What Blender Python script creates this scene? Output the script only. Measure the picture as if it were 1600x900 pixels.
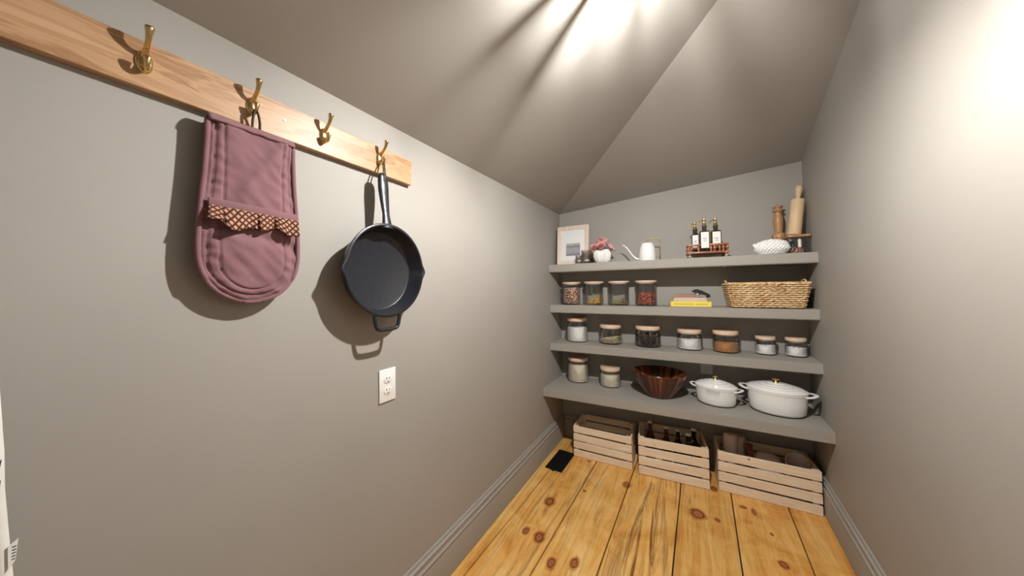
import bpy, bmesh, math, random
from mathutils import Vector, Matrix, noise
random.seed(7)
PI = math.pi
SC = bpy.context.scene
for o in list(bpy.data.objects):
    bpy.data.objects.remove(o)

# ------------------------------------------------------------------ camera, world, exposure
ANG = 0.054            # the back wall is this far off square
TA = math.tan(ANG)
TB = 0.0419            # the right wall leans in towards the door
RW = 1.5308
cam = bpy.data.cameras.new('camera')
cam.sensor_width = 36.0
cam.lens = 481.369 * 36.0 / 1600.0
cam.shift_x = 27.37 / 1600.0
cam.shift_y = -13.90 / 1600.0
cam.clip_start = 0.02
camo = bpy.data.objects.new('camera', cam)
SC.collection.objects.link(camo)
cr = Vector((0.84794884, 0.52992861, -0.01258714))
cu = Vector((0.02571193, -0.01740108, 0.99951793))
cf = Vector((-0.52945412, 0.84786371, 0.02838071))
mw = Matrix((cr, cu, -cf)).transposed().to_4x4()
mw.translation = Vector((0.91299604, -2.52904905, 1.23686773))
camo.matrix_world = mw
SC.camera = camo

world = bpy.data.worlds.new('hall_light')
SC.world = world
world.use_nodes = True
world.node_tree.nodes['Background'].inputs[0].default_value = (1.0, 0.98, 0.95, 1)
world.node_tree.nodes['Background'].inputs[1].default_value = 0.2
SC.view_settings.view_transform = 'Standard'
SC.view_settings.look = 'None'
SC.view_settings.gamma = 1.0
SC.view_settings.use_curve_mapping = False
SC.view_settings.exposure = 0.0
LAMP_POS = Vector((0.86, -1.64, 2.06))
LAMP_STRENGTH = 9000.0

# ------------------------------------------------------------------ materials
MATS = {}
def nt(name):
    m = bpy.data.materials.new(name); m.use_nodes = True
    t = m.node_tree; t.nodes.clear()
    out = t.nodes.new('ShaderNodeOutputMaterial')
    return m, t, out
def lk(t, a, b): t.links.new(a, b)
def coords(t, scale=(1, 1, 1), kind='Object', rot=(0, 0, 0)):
    tc = t.nodes.new('ShaderNodeTexCoord'); mp = t.nodes.new('ShaderNodeMapping')
    mp.inputs['Scale'].default_value = scale; mp.inputs['Rotation'].default_value = rot
    lk(t, tc.outputs[kind], mp.inputs[0]); return mp.outputs[0]
def noise_tex(t, vec, scale, detail=4, rough=.5, dist=0):
    n = t.nodes.new('ShaderNodeTexNoise'); n.inputs['Scale'].default_value = scale
    n.inputs['Detail'].default_value = detail; n.inputs['Roughness'].default_value = rough
    n.inputs['Distortion'].default_value = dist
    lk(t, vec, n.inputs['Vector']); return n.outputs['Fac']
def ramp(t, fac, stops, interp='LINEAR'):
    r = t.nodes.new('ShaderNodeValToRGB'); r.color_ramp.interpolation = interp
    e = r.color_ramp.elements
    while len(e) < len(stops): e.new(0.5)
    for i, (p, c) in enumerate(stops):
        e[i].position = p; e[i].color = (*c, 1) if len(c) == 3 else c
    lk(t, fac, r.inputs[0]); return r.outputs[0]
def mixc(t, fac, a, b, mode='MIX'):
    m = t.nodes.new('ShaderNodeMix'); m.data_type = 'RGBA'; m.blend_type = mode
    if isinstance(fac, (int, float)): m.inputs[0].default_value = fac
    else: lk(t, fac, m.inputs[0])
    for i, s in ((6, a), (7, b)):
        if isinstance(s, tuple): m.inputs[i].default_value = (*s, 1)
        else: lk(t, s, m.inputs[i])
    return m.outputs[2]
def mathn(t, op, a, b=None):
    m = t.nodes.new('ShaderNodeMath'); m.operation = op
    for i, s in enumerate((a, b)):
        if s is None: continue
        if isinstance(s, (int, float)): m.inputs[i].default_value = s
        else: lk(t, s, m.inputs[i])
    return m.outputs[0]
def bsdf(t, out, col, rough=.5, metal=0, spec=.5, bump=None, bstr=.2, bdist=.002, sheen=0):
    b = t.nodes.new('ShaderNodeBsdfPrincipled')
    if isinstance(col, tuple): b.inputs['Base Color'].default_value = (*col, 1)
    else: lk(t, col, b.inputs['Base Color'])
    if isinstance(rough, (int, float)): b.inputs['Roughness'].default_value = rough
    else: lk(t, rough, b.inputs['Roughness'])
    b.inputs['Metallic'].default_value = metal
    b.inputs['Specular IOR Level'].default_value = spec
    if sheen: b.inputs['Sheen Weight'].default_value = sheen
    if bump is not None:
        bn = t.nodes.new('ShaderNodeBump'); bn.inputs['Strength'].default_value = bstr
        bn.inputs['Distance'].default_value = bdist
        lk(t, bump, bn.inputs['Height']); lk(t, bn.outputs[0], b.inputs['Normal'])
    lk(t, b.outputs[0], out.inputs[0]); return b
def plain(name, col, rough=.5, metal=0, spec=.5, nscale=0, namp=.1, bump=0, sheen=0):
    m, t, out = nt(name)
    if nscale:
        f = noise_tex(t, coords(t), nscale, 4)
        lo = tuple(c * (1 - namp) for c in col); hi = tuple(min(1, c * (1 + namp)) for c in col)
        c = ramp(t, f, [(.3, lo), (.7, hi)])
        bsdf(t, out, c, rough, metal, spec, f if bump else None, bump, .002, sheen)
    else: bsdf(t, out, col, rough, metal, spec, sheen=sheen)
    MATS[name] = m; return m

def paint(name, col):
    m, t, out = nt(name)
    v = coords(t)
    f = noise_tex(t, v, 2.2, 3); f2 = noise_tex(t, v, 260, 2)
    c = ramp(t, f, [(.3, tuple(x * .97 for x in col)), (.7, tuple(x * 1.03 for x in col))])
    bsdf(t, out, c, .62, 0, .32, f2, .06, .001)
    MATS[name] = m
GREIGE = (0.352, 0.330, 0.299)
paint('wall_paint', GREIGE)
paint('trim_paint', (0.338, 0.314, 0.280))
paint('shelf_paint', (0.338, 0.314, 0.280))

KNOTS = [(.209, -.829, .020, .026), (.26, -1.095, .018, .026), (.186, -1.092, .012, .02), (.364, -1.202, .014, .024), (.453, -1.148, .013, .026),
         (.562, -.443, .017, .022), (.353, -.635, .007, .008), (.93, -.511, .026, .030), (1.017, -.51, .009, .011), (1.145, -.321, .013, .010),
         (1.243, -.679, .013, .016), (1.237, -.487, .005, .008), (1.19, -.338, .007, .022), (.29, -.30, .010, .010), (1.02, -.215, .013, .02), (.70, -1.35, .02, .03)]
def floor_mat():
    m, t, out = nt('pine_floor')
    geo = t.nodes.new('ShaderNodeNewGeometry')
    oi = t.nodes.new('ShaderNodeObjectInfo')
    mp = t.nodes.new('ShaderNodeMapping'); lk(t, geo.outputs['Position'], mp.inputs[0])
    shift = t.nodes.new('ShaderNodeVectorMath'); shift.operation = 'SCALE'
    cmb = t.nodes.new('ShaderNodeCombineXYZ')
    lk(t, oi.outputs['Random'], cmb.inputs[0]); lk(t, oi.outputs['Random'], cmb.inputs[1])
    lk(t, cmb.outputs[0], shift.inputs[0]); shift.inputs['Scale'].default_value = 9
    lk(t, shift.outputs[0], mp.inputs['Location'])
    mp.inputs['Scale'].default_value = (6.5, .42, 1)
    # knots: places in the boards where a branch grew
    ks = None
    for (x, y, rx, ry) in KNOTS:
        s = t.nodes.new('ShaderNodeMapping')
        s.inputs['Location'].default_value = (-x / rx, -y / ry, 0); s.inputs['Scale'].default_value = (1 / rx, 1 / ry, 0)
        lk(t, geo.outputs['Position'], s.inputs[0])
        ln = t.nodes.new('ShaderNodeVectorMath'); ln.operation = 'LENGTH'; lk(t, s.outputs[0], ln.inputs[0])
        ks = ln.outputs['Value'] if ks is None else mathn(t, 'MINIMUM', ks, ln.outputs['Value'])
    wob = noise_tex(t, geo.outputs['Position'], 30, 2)
    kd = mathn(t, 'ADD', ks, mathn(t, 'MULTIPLY', mathn(t, 'SUBTRACT', wob, .5), .9))
    bend = mathn(t, 'DIVIDE', 1.2, mathn(t, 'ADD', ks, 1.0))
    g1 = noise_tex(t, mp.outputs[0], 2.6, 3, .5, .8)
    rings = mathn(t, 'SINE', mathn(t, 'MULTIPLY', mathn(t, 'ADD', g1, mathn(t, 'MULTIPLY', bend, .35)), 60))
    big = noise_tex(t, mp.outputs[0], .8, 3, .6, .5)
    blot = noise_tex(t, geo.outputs['Position'], 5.5, 5, .6, .6)
    grain = mathn(t, 'ADD', mathn(t, 'MULTIPLY', rings, .028), mathn(t, 'ADD', mathn(t, 'MULTIPLY', g1, .45), mathn(t, 'MULTIPLY', blot, .55)))
    col = ramp(t, grain, [(.30, (.50, .20, .040)), (.42, (.72, .36, .085)), (.54, (.84, .50, .155)), (.68, (.90, .62, .26))])
    stain = noise_tex(t, mp.outputs[0], 2.6, 7, .68, 2.0)
    sm = ramp(t, stain, [(.50, (0, 0, 0)), (.66, (1, 1, 1))])
    # one board is much dirtier than the rest
    brd = t.nodes.new('ShaderNodeAttribute'); brd.attribute_type = 'OBJECT'; brd.attribute_name = 'wear'
    sm2 = mathn(t, 'MULTIPLY', sm, brd.outputs['Fac'])
    col = mixc(t, sm2, col, (.20, .07, .018))
    hue = ramp(t, oi.outputs['Random'], [(0, (.90, .86, .80)), (.5, (1, .96, .9)), (1, (1, 1, 1))])
    col = mixc(t, 1.0, col, hue, 'MULTIPLY')
    ring = ramp(t, kd, [(.0, (.14, .04, .012)), (.12, (.30, .10, .03)), (.20, (.16, .045, .012)), (.24, (.40, .17, .045)), (.36, (1, 1, 1))])
    kd2 = mathn(t, 'MULTIPLY', kd, .22)
    ring = ramp(t, kd2, [(.0, (.33, .115, .05)), (.15, (.40, .15, .06)), (.20, (.11, .03, .01)), (.25, (.55, .27, .09)), (.42, (1, 1, 1))])
    kn = mixc(t, 1.0, col, ring, 'MULTIPLY')
    inside = ramp(t, kd2, [(.19, (1, 1, 1)), (.23, (0, 0, 0))])
    col = mixc(t, inside, kn, ring)
    bsdf(t, out, col, .42, 0, .4, grain, .12, .002)
    MATS['pine_floor'] = m
floor_mat()

def wood(name, a, b, scale=(1, 12, 12), rough=.5, n=4.0, rings=24, spec=.4, knots=False, wave=.12):
    m, t, out = nt(name)
    oi = t.nodes.new('ShaderNodeObjectInfo')
    v0 = coords(t)
    ad = t.nodes.new('ShaderNodeVectorMath'); ad.operation = 'ADD'
    cmb = t.nodes.new('ShaderNodeCombineXYZ')
    for i in range(3): lk(t, mathn(t, 'MULTIPLY', oi.outputs['Random'], 3.7 + i), cmb.inputs[i])
    lk(t, v0, ad.inputs[0]); lk(t, cmb.outputs[0], ad.inputs[1])
    mp = t.nodes.new('ShaderNodeMapping'); mp.inputs['Scale'].default_value = scale
    lk(t, ad.outputs[0], mp.inputs[0])
    g = noise_tex(t, mp.outputs[0], n, 5, .6, .8)
    r = mathn(t, 'SINE', mathn(t, 'MULTIPLY', g, rings))
    f = mathn(t, 'ADD', g, mathn(t, 'MULTIPLY', r, wave))
    mid = tuple((p + q) / 2 for p, q in zip(a, b))
    c = ramp(t, f, [(.28, a), (.5, mid), (.72, b)])
    if knots:
        vo = t.nodes.new('ShaderNodeTexVoronoi'); vo.inputs['Scale'].default_value = 13
        lk(t, ad.outputs[0], vo.inputs['Vector'])
        kk = ramp(t, vo.outputs['Distance'], [(.05, (1, 1, 1)), (.12, (0, 0, 0))])
        c = mixc(t, kk, c, tuple(x * .42 for x in a))
    bsdf(t, out, c, rough, 0, spec, f, .08, .001)
    MATS[name] = m
wood('rail_wood', (.33, .175, .085), (.54, .335, .185), (9, 1.0, 9), .42, 2.6, 40)
wood('crate_wood', (.80, .63, .45), (.90, .77, .60), (1.2, 10, 10), .65, 3, 22, .3, True, .07)
wood('lid_wood', (.72, .51, .35), (.84, .65, .49), (2, 14, 14), .5, 4, 20, .35, False, .06)
wood('pale_wood', (.60, .41, .24), (.74, .55, .36), (10, 10, 1.2), .48, 3, 20, .4, False, .06)
wood('mill_wood', (.30, .145, .055), (.58, .34, .17), (10, 10, 2), .4, 5, 22, .45)
wood('tray_wood', (.20, .062, .025), (.42, .16, .075), (2, 12, 12), .35, 4, 24, .5)
wood('frame_wood', (.64, .53, .44), (.76, .66, .57), (9, 9, 1.2), .55, 3, 20, .3, False, .05)

def bowl_mat():
    m, t, out = nt('acacia_bowl')
    tc = t.nodes.new('ShaderNodeTexCoord'); sp = t.nodes.new('ShaderNodeSeparateXYZ')
    lk(t, tc.outputs['Object'], sp.inputs[0])
    ang = mathn(t, 'ARCTAN2', sp.outputs[0], sp.outputs[1])
    seg = mathn(t, 'FLOOR', mathn(t, 'MULTIPLY', ang, 8.5))
    wn = t.nodes.new('ShaderNodeTexWhiteNoise'); wn.noise_dimensions = '1D'
    lk(t, seg, wn.inputs['W'])
    fine = noise_tex(t, coords(t, (30, 30, 2)), 4, 5, .6)
    f = mathn(t, 'ADD', mathn(t, 'MULTIPLY', wn.outputs['Value'], .75), mathn(t, 'MULTIPLY', fine, .3))
    c = ramp(t, f, [(.1, (.030, .009, .005)), (.4, (.085, .022, .009)), (.7, (.17, .046, .017)), (.95, (.36, .12, .045))])
    bsdf(t, out, c, .22, 0, .55)
    MATS['acacia_bowl'] = m
bowl_mat()

def fabric(name, a, b, weave=900):
    m, t, out = nt(name)
    v = coords(t)
    f = noise_tex(t, v, 14, 5, .6); w = noise_tex(t, v, weave, 2)
    c = ramp(t, f, [(.3, a), (.7, b)])
    bsdf(t, out, c, .85, 0, .2, mathn(t, 'ADD', mathn(t, 'MULTIPLY', f, 2.0), w), .25, .0012, .25)
    MATS[name] = m
fabric('mauve_cotton', (.185, .090, .100), (.240, .120, .132))
fabric('white_cotton', (.74, .72, .68), (.82, .80, .77))
def ruffle_mat():
    m, t, out = nt('ruffle_print')
    v = coords(t, (1, 1, 1), 'UV')
    sp = t.nodes.new('ShaderNodeSeparateXYZ'); lk(t, v, sp.inputs[0])
    a = mathn(t, 'ADD', sp.outputs[0], sp.outputs[1]); b = mathn(t, 'SUBTRACT', sp.outputs[0], sp.outputs[1])
    la = mathn(t, 'ABSOLUTE', mathn(t, 'SINE', mathn(t, 'MULTIPLY', a, PI)))
    lb = mathn(t, 'ABSOLUTE', mathn(t, 'SINE', mathn(t, 'MULTIPLY', b, PI)))
    mn = mathn(t, 'MINIMUM', la, lb)
    fl = mathn(t, 'MULTIPLY', la, lb)
    c = ramp(t, mn, [(.42, (.050, .014, .009)), (.58, (.38, .20, .13))], 'LINEAR')
    c2 = ramp(t, fl, [(.86, (0, 0, 0)), (.93, (1, 1, 1))])
    c = mixc(t, c2, c, (.52, .31, .21))
    bsdf(t, out, c, .85, 0, .2)
    MATS['ruffle_print'] = m
ruffle_mat()

def glassy(name, tint, rough=.03, refl=.10):
    m, t, out = nt(name)
    tr = t.nodes.new('ShaderNodeBsdfTransparent'); tr.inputs[0].default_value = (*tint, 1)
    gl = t.nodes.new('ShaderNodeBsdfGlossy'); gl.inputs['Roughness'].default_value = rough
    lw = t.nodes.new('ShaderNodeLayerWeight'); lw.inputs[0].default_value = .32
    f = mathn(t, 'ADD', mathn(t, 'MULTIPLY', lw.outputs['Fresnel'], .42), refl * .2)
    mx = t.nodes.new('ShaderNodeMixShader')
    lk(t, f, mx.inputs[0]); lk(t, tr.outputs[0], mx.inputs[1]); lk(t, gl.outputs[0], mx.inputs[2])
    lk(t, mx.outputs[0], out.inputs[0]); MATS[name] = m
glassy('clear_glass', (.988, .990, .990))
glassy('pane_glass', (.97, .97, .97), .02, .1)
glassy('smoked_glass', (.86, .83, .83), .05, .3)
glassy('amber_glass', (.52, .36, .22), .04, .3)
glassy('dark_bottle_glass', (.16, .10, .07), .04, .4)

plain('brass', (.70, .53, .26), .22, 1)
plain('gold', (.83, .60, .24), .18, 1)
plain('tan_metal', (.33, .25, .14), .38, 1)
plain('cast_iron', (.013, .014, .019), .36, 0, .55, 90, .15, .25)
plain('black_leather', (.012, .011, .011), .5)
plain('black_plastic', (.012, .012, .013), .35)
plain('vent_black', (.004, .004, .005), .6, 0, .3)
plain('dark_slot', (.01, .01, .01), .7)
plain('chrome', (.85, .85, .86), .12, 1)
plain('white_plastic', (.86, .85, .82), .3)
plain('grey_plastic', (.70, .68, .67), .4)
plain('white_enamel', (.87, .86, .84), .14, 0, .5)
plain('white_ceramic', (.87, .86, .84), .3)
plain('black_rim', (.02, .02, .02), .4)
plain('flour', (.86, .85, .82), .95, 0, .1, 60, .04, .3)
plain('cream_flour', (.78, .70, .55), .95, 0, .1, 60, .06, .3)
plain('sugar_brown', (.50, .235, .095), .9, 0, .2, 220, .3, .5)
plain('salt', (.86, .85, .84), .8, 0, .3, 150, .08, .5)
def grain_mat(name, stops, rough=.5):  # lowest tint stop darkens the heap core: shade painted between the grains
    m, t, out = nt(name)
    at = t.nodes.new('ShaderNodeAttribute'); at.attribute_name = 'tint'
    c = ramp(t, at.outputs['Fac'], stops)
    f = noise_tex(t, coords(t), 160, 2)
    c = mixc(t, 1.0, c, ramp(t, f, [(.3, (.8, .8, .8)), (.7, (1, 1, 1))]), 'MULTIPLY')
    bsdf(t, out, c, rough, 0, .35); MATS[name] = m
grain_mat('bean_pink', [(0, (.16, .07, .05)), (.1, (.50, .25, .17)), (.6, (.76, .50, .36)), (1, (.84, .66, .50))])
grain_mat('corn_yellow', [(0, (.10, .05, .02)), (.1, (.34, .12, .02)), (.5, (.78, .42, .08)), (1, (.62, .50, .22))])
grain_mat('seed_green', [(0, (.05, .04, .02)), (.1, (.16, .12, .05)), (.6, (.40, .35, .17)), (1, (.60, .52, .32))])
grain_mat('bean_red', [(0, (.07, .012, .008)), (.1, (.26, .04, .025)), (.6, (.50, .11, .06)), (1, (.70, .30, .20))])
grain_mat('oats', [(0, (.36, .28, .16)), (.1, (.62, .50, .30)), (.6, (.82, .72, .50)), (1, (.90, .84, .66))], .8)
grain_mat('coffee_brown', [(0, (.012, .006, .005)), (.1, (.03, .013, .011)), (.6, (.075, .034, .030)), (1, (.14, .075, .065))])
plain('rose_pink', (.72, .36, .36), .7, 0, .2, 25, .2)
plain('rose_deep', (.58, .22, .22), .7, 0, .2, 25, .2)
plain('leaf_green', (.10, .11, .07), .6)
plain('paper_white', (.82, .81, .78), .85)
plain('paper_cream', (.72, .62, .48), .85)
plain('print_ink', (.25, .30, .42), .8)
plain('print_grey', (.30, .29, .27), .8)
plain('print_dark', (.03, .03, .05), .8)
plain('book_yellow', (.85, .66, .10), .55)
plain('book_cream', (.66, .52, .40), .6)
plain('book_brown', (.36, .20, .15), .4)
plain('mat_board', (.88, .88, .87), .8)
plain('pale_clay', (.76, .64, .57), .75, 0, .2, 30, .06)
plain('pink_clay', (.58, .30, .22), .7)
plain('tube_red', (.30, .07, .06), .5)
plain('cap_white', (.90, .87, .82), .4)
plain('strand_dark', (.22, .12, .05), .8)
def straw_mat():
    m, t, out = nt('straw')
    v = coords(t, (1, 1, 1), 'Object')
    f = noise_tex(t, v, 75, 4, .65); f2 = noise_tex(t, v, 16, 2)
    fa = mathn(t, 'ADD', mathn(t, 'MULTIPLY', f, .7), mathn(t, 'MULTIPLY', f2, .3))
    c = ramp(t, fa, [(.34, (.30, .14, .05)), (.46, (.62, .40, .20)), (.62, (.80, .61, .37))])
    bsdf(t, out, c, .7, 0, .25, f, .3, .002)
    MATS['straw'] = m
straw_mat()
def photo_mat():
    m, t, out = nt('landscape_print')
    v = coords(t); sp = t.nodes.new('ShaderNodeSeparateXYZ'); lk(t, v, sp.inputs[0])
    f = noise_tex(t, coords(t, (20, 1, 60)), 1.4, 6, .65, .6)
    z = mathn(t, 'MULTIPLY', sp.outputs[2], 8.5)
    g = mathn(t, 'ADD', z, mathn(t, 'MULTIPLY', mathn(t, 'SUBTRACT', f, .5), .55))
    c = ramp(t, g, [(.0, (.20, .19, .22)), (.30, (.42, .40, .44)), (.55, (.36, .34, .38)), (.62, (.22, .215, .22)), (.72, (.45, .45, .42)), (.9, (.55, .55, .52))])
    bsdf(t, out, c, .6)
    MATS['landscape_print'] = m
photo_mat()
def bulb_mat():
    m, t, out = nt('lit_bulb')
    e = t.nodes.new('ShaderNodeEmission'); e.inputs[0].default_value = (1.0, .985, .955, 1); e.inputs[1].default_value = LAMP_STRENGTH
    lk(t, e.outputs[0], out.inputs[0]); MATS['lit_bulb'] = m
bulb_mat()

# ------------------------------------------------------------------ mesh helpers
COL = SC.collection
def obj(name, bm, mat, parent=None, smooth=35, loc=None, rot=None):
    bmesh.ops.recalc_face_normals(bm, faces=bm.faces[:])
    me = bpy.data.meshes.new(name)
    bm.to_mesh(me); bm.free()
    for p in me.polygons: p.use_smooth = smooth > 0
    if 0 < smooth < 180: me.set_sharp_from_angle(angle=math.radians(smooth))
    me.materials.append(MATS[mat])
    o = bpy.data.objects.new(name, me); COL.objects.link(o)
    if parent: o.parent = parent
    if loc: o.location = loc
    if rot: o.rotation_euler = rot
    return o
def tag(o, label, cat=None, group=None, kind=None):
    o['label'] = label
    if cat: o['category'] = cat
    if group: o['group'] = group
    if kind: o['kind'] = kind
    return o
def thing(name, label, cat, loc=(0, 0, 0), rz=0, group=None):
    o = bpy.data.objects.new(name, None); o.empty_display_size = .03; COL.objects.link(o)
    o.location = loc; o.rotation_euler = (0, 0, rz)
    return tag(o, label, cat, group)
def dup(root, loc, rz=None, label=None, rot=None, scale=None):
    r = root.copy(); COL.objects.link(r); r.location = loc
    if rz is not None: r.rotation_euler = (0, 0, rz)
    if rot is not None: r.rotation_euler = rot
    if scale: r.scale = (scale,) * 3
    if label: r['label'] = label
    for ch in list(root.children):
        c = ch.copy(); COL.objects.link(c); c.parent = r
        for g in list(ch.children):
            d = g.copy(); COL.objects.link(d); d.parent = c
    return r
def B(): return bmesh.new()
def box(bm, x0, x1, y0, y1, z0, z1, bev=0, seg=1, M=None):
    r = bmesh.ops.create_cube(bm, size=1)
    vs = r['verts']
    for v in vs: v.co = Vector(((x0 + x1) / 2 + v.co.x * (x1 - x0), (y0 + y1) / 2 + v.co.y * (y1 - y0), (z0 + z1) / 2 + v.co.z * (z1 - z0)))
    if bev:
        es = list({e for v in vs for e in v.link_edges})
        r2 = bmesh.ops.bevel(bm, geom=es, offset=bev, segments=seg, affect='EDGES', profile=.5)
        vs = list({v for f in r2['faces'] for v in f.verts} | {v for v in vs if v.is_valid})
    if M is not None:
        for v in vs: v.co = M @ v.co
    return vs
def prism(bm, pts, a, b):
    """closed outline pts (list of 3D) at a function: builds solid between two lists of 3D points"""
    va = [bm.verts.new(p) for p in a]; vb = [bm.verts.new(p) for p in b]
    n = len(va)
    bm.faces.new(va); bm.faces.new(vb[::-1])
    for i in range(n): bm.faces.new((va[i], vb[i], vb[(i + 1) % n], va[(i + 1) % n]))
def lathe(bm, prof, seg=32, c=(0, 0, 0), sx=1, sy=1, M=None, rmod=None, caps=True):
    rings = []
    for r, z in prof:
        if r < 1e-6:
            p = Vector((c[0], c[1], c[2] + z)); rings.append([bm.verts.new(M @ p if M else p)])
        else:
            ring = []
            for i in range(seg):
                a = 2 * PI * i / seg
                rr = r * (rmod(a, z) if rmod else 1)
                p = Vector((c[0] + rr * math.cos(a) * sx, c[1] + rr * math.sin(a) * sy, c[2] + z))
                ring.append(bm.verts.new(M @ p if M else p))
            rings.append(ring)
    for A, Bq in zip(rings, rings[1:]):
        if len(A) == 1 and len(Bq) == 1: continue
        for i in range(seg):
            j = (i + 1) % seg
            if len(A) == 1: bm.faces.new((A[0], Bq[i], Bq[j]))
            elif len(Bq) == 1: bm.faces.new((A[i], Bq[0], A[j]))
            else: bm.faces.new((A[i], Bq[i], Bq[j], A[j]))
    if caps:
        if len(rings[0]) > 1: bm.faces.new(rings[0])
        if len(rings[-1]) > 1: bm.faces.new(rings[-1][::-1])
def tube(bm, pts, rad, seg=8, closed=False, flat=None):
    pts = [Vector(p) for p in pts]; n = len(pts)
    if not isinstance(rad, (list, tuple)): rad = [rad] * n
    rings = []; up = None
    for i, p in enumerate(pts):
        if closed: t = pts[(i + 1) % n] - pts[i - 1]
        else: t = pts[min(i + 1, n - 1)] - pts[max(i - 1, 0)]
        t.normalize()
        if up is None:
            up = Vector((0, 0, 1)) if abs(t.z) < .9 else Vector((1, 0, 0))
        s = t.cross(up); s.normalize(); up = s.cross(t); up.normalize()
        ring = []
        for k in range(seg):
            a = 2 * PI * k / seg
            ra = rad[i]
            d = s * math.cos(a) * ra + up * math.sin(a) * ra * (flat or 1)
            ring.append(bm.verts.new(p + d))
        rings.append(ring)
    m = n if closed else n - 1
    for i in range(m):
        A = rings[i]; Bq = rings[(i + 1) % n]
        for k in range(seg):
            j = (k + 1) % seg
            bm.faces.new((A[k], A[j], Bq[j], Bq[k]))
    if not closed:
        bm.faces.new(rings[0][::-1]); bm.faces.new(rings[-1])
def spline(pts, n=8, closed=False):
    P = [Vector(p) for p in pts]; out = []
    m = len(P)
    rng = range(m) if closed else range(m - 1)
    for i in rng:
        p0 = P[(i - 1) % m] if (closed or i > 0) else P[0]
        p1 = P[i]; p2 = P[(i + 1) % m]
        p3 = P[(i + 2) % m] if (closed or i + 2 < m) else P[-1]
        for k in range(n):
            t = k / n
            out.append(.5 * ((2 * p1) + (p2 - p0) * t + (2 * p0 - 5 * p1 + 4 * p2 - p3) * t * t + (3 * p1 - p0 - 3 * p2 + p3) * t ** 3))
    if not closed: out.append(P[-1])
    return out
def interp(xs, ys, x):
    if x <= xs[0]: return ys[0]
    for a, b, c, d in zip(xs, xs[1:], ys, ys[1:]):
        if x <= b: 
            u = (x - a) / (b - a); return c + (d - c) * u
    return ys[-1]
def bw(x, off, z): return Vector((x, x * TA - off, z))           # point in front of the back wall
def rwx(y): return RW + TB * y
def zleft(x, y): return 1.8588 + .475 * x + .0105 * y
def zback(x, y): return 1.8617 + .1074 * x - .3457 * y

# ------------------------------------------------------------------ the room
YF = -3.1
T = .10
XC = RW / (1 - TA * TB); YC = XC * TA            # back right corner
# where the fold meets the right wall
yfold = -RW / (.969 + TB); xfold = rwx(yfold); zfold = zleft(xfold, yfold)
def wall(name, a, nrm, label):
    bm = B(); n = Vector(nrm) * T
    prism(bm, None, [Vector(p) for p in a], [Vector(p) + n for p in a])
    o = obj(name, bm, 'wall_paint', smooth=0)
    tag(o, label, None, None, 'structure'); return o
wall('wall_left', [(0, YF, -.05), (0, T, -.05), (0, T, zleft(0, 0)), (0, YF, zleft(0, YF))], (-1, 0, 0), 'long warm grey wall carrying the wooden hook rail')
wall('wall_back', [(0, 0, -.05), (XC, YC, -.05), (XC, YC, zback(XC, YC)), (0, 0, zleft(0, 0))], (-TA, 1, 0), 'warm grey end wall behind the shelves')
wall('wall_right', [(XC + .004, YC + T, -.05), (rwx(YF), YF, -.05), (rwx(YF), YF, zleft(rwx(YF), YF)), (xfold, yfold, zfold), (XC, YC, zback(XC, YC)), (XC + .004, YC + T, zback(XC, YC))], (1, -TB, 0), 'bare warm grey wall opposite the hook rail')
bm = B()
xr_ = rwx(YF)
for q in ([(0, YF, -.05), (.45, YF, -.05), (.45, YF, zleft(.45, YF)), (0, YF, zleft(0, YF))],
          [(.45, YF, 2.03), (1.25, YF, 2.03), (1.25, YF, zleft(1.25, YF)), (.45, YF, zleft(.45, YF))],
          [(1.25, YF, -.05), (xr_, YF, -.05), (xr_, YF, zleft(xr_, YF)), (1.25, YF, zleft(1.25, YF))]):
    prism(bm, None, [Vector(p) for p in q], [Vector(p) + Vector((0, -T, 0)) for p in q])
tag(obj('wall_front', bm, 'wall_paint', smooth=0), 'warm grey wall with the doorway behind the viewer', None, None, 'structure')
bm = B()
q = [(-T, T / .969), (-T, YF - T), (rwx(YF) + T, YF - T), (xfold + T, yfold - T / .969)]
prism(bm, None, [Vector((x, y, zleft(x, y))) for x, y in q], [Vector((x, y, zleft(x, y) + T)) for x, y in q])
tag(obj('ceiling', bm, 'wall_paint', smooth=0), 'sloped ceiling rising from the hook rail wall', None, None, 'structure')
bm = B()
q = [(-T, T / .969), (XC + T, YC + T), (xfold + T, yfold - T / .969)]
zz = [zleft(*q[0]), zback(*q[1]), zleft(*q[2])]
prism(bm, None, [Vector((x, y, z)) for (x, y), z in zip(q, zz)], [Vector((x, y, z + T)) for (x, y), z in zip(q, zz)])
tag(obj('ceiling', bm, 'wall_paint', smooth=0), 'triangular sloped ceiling rising from the shelf wall', None, None, 'structure')

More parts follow.
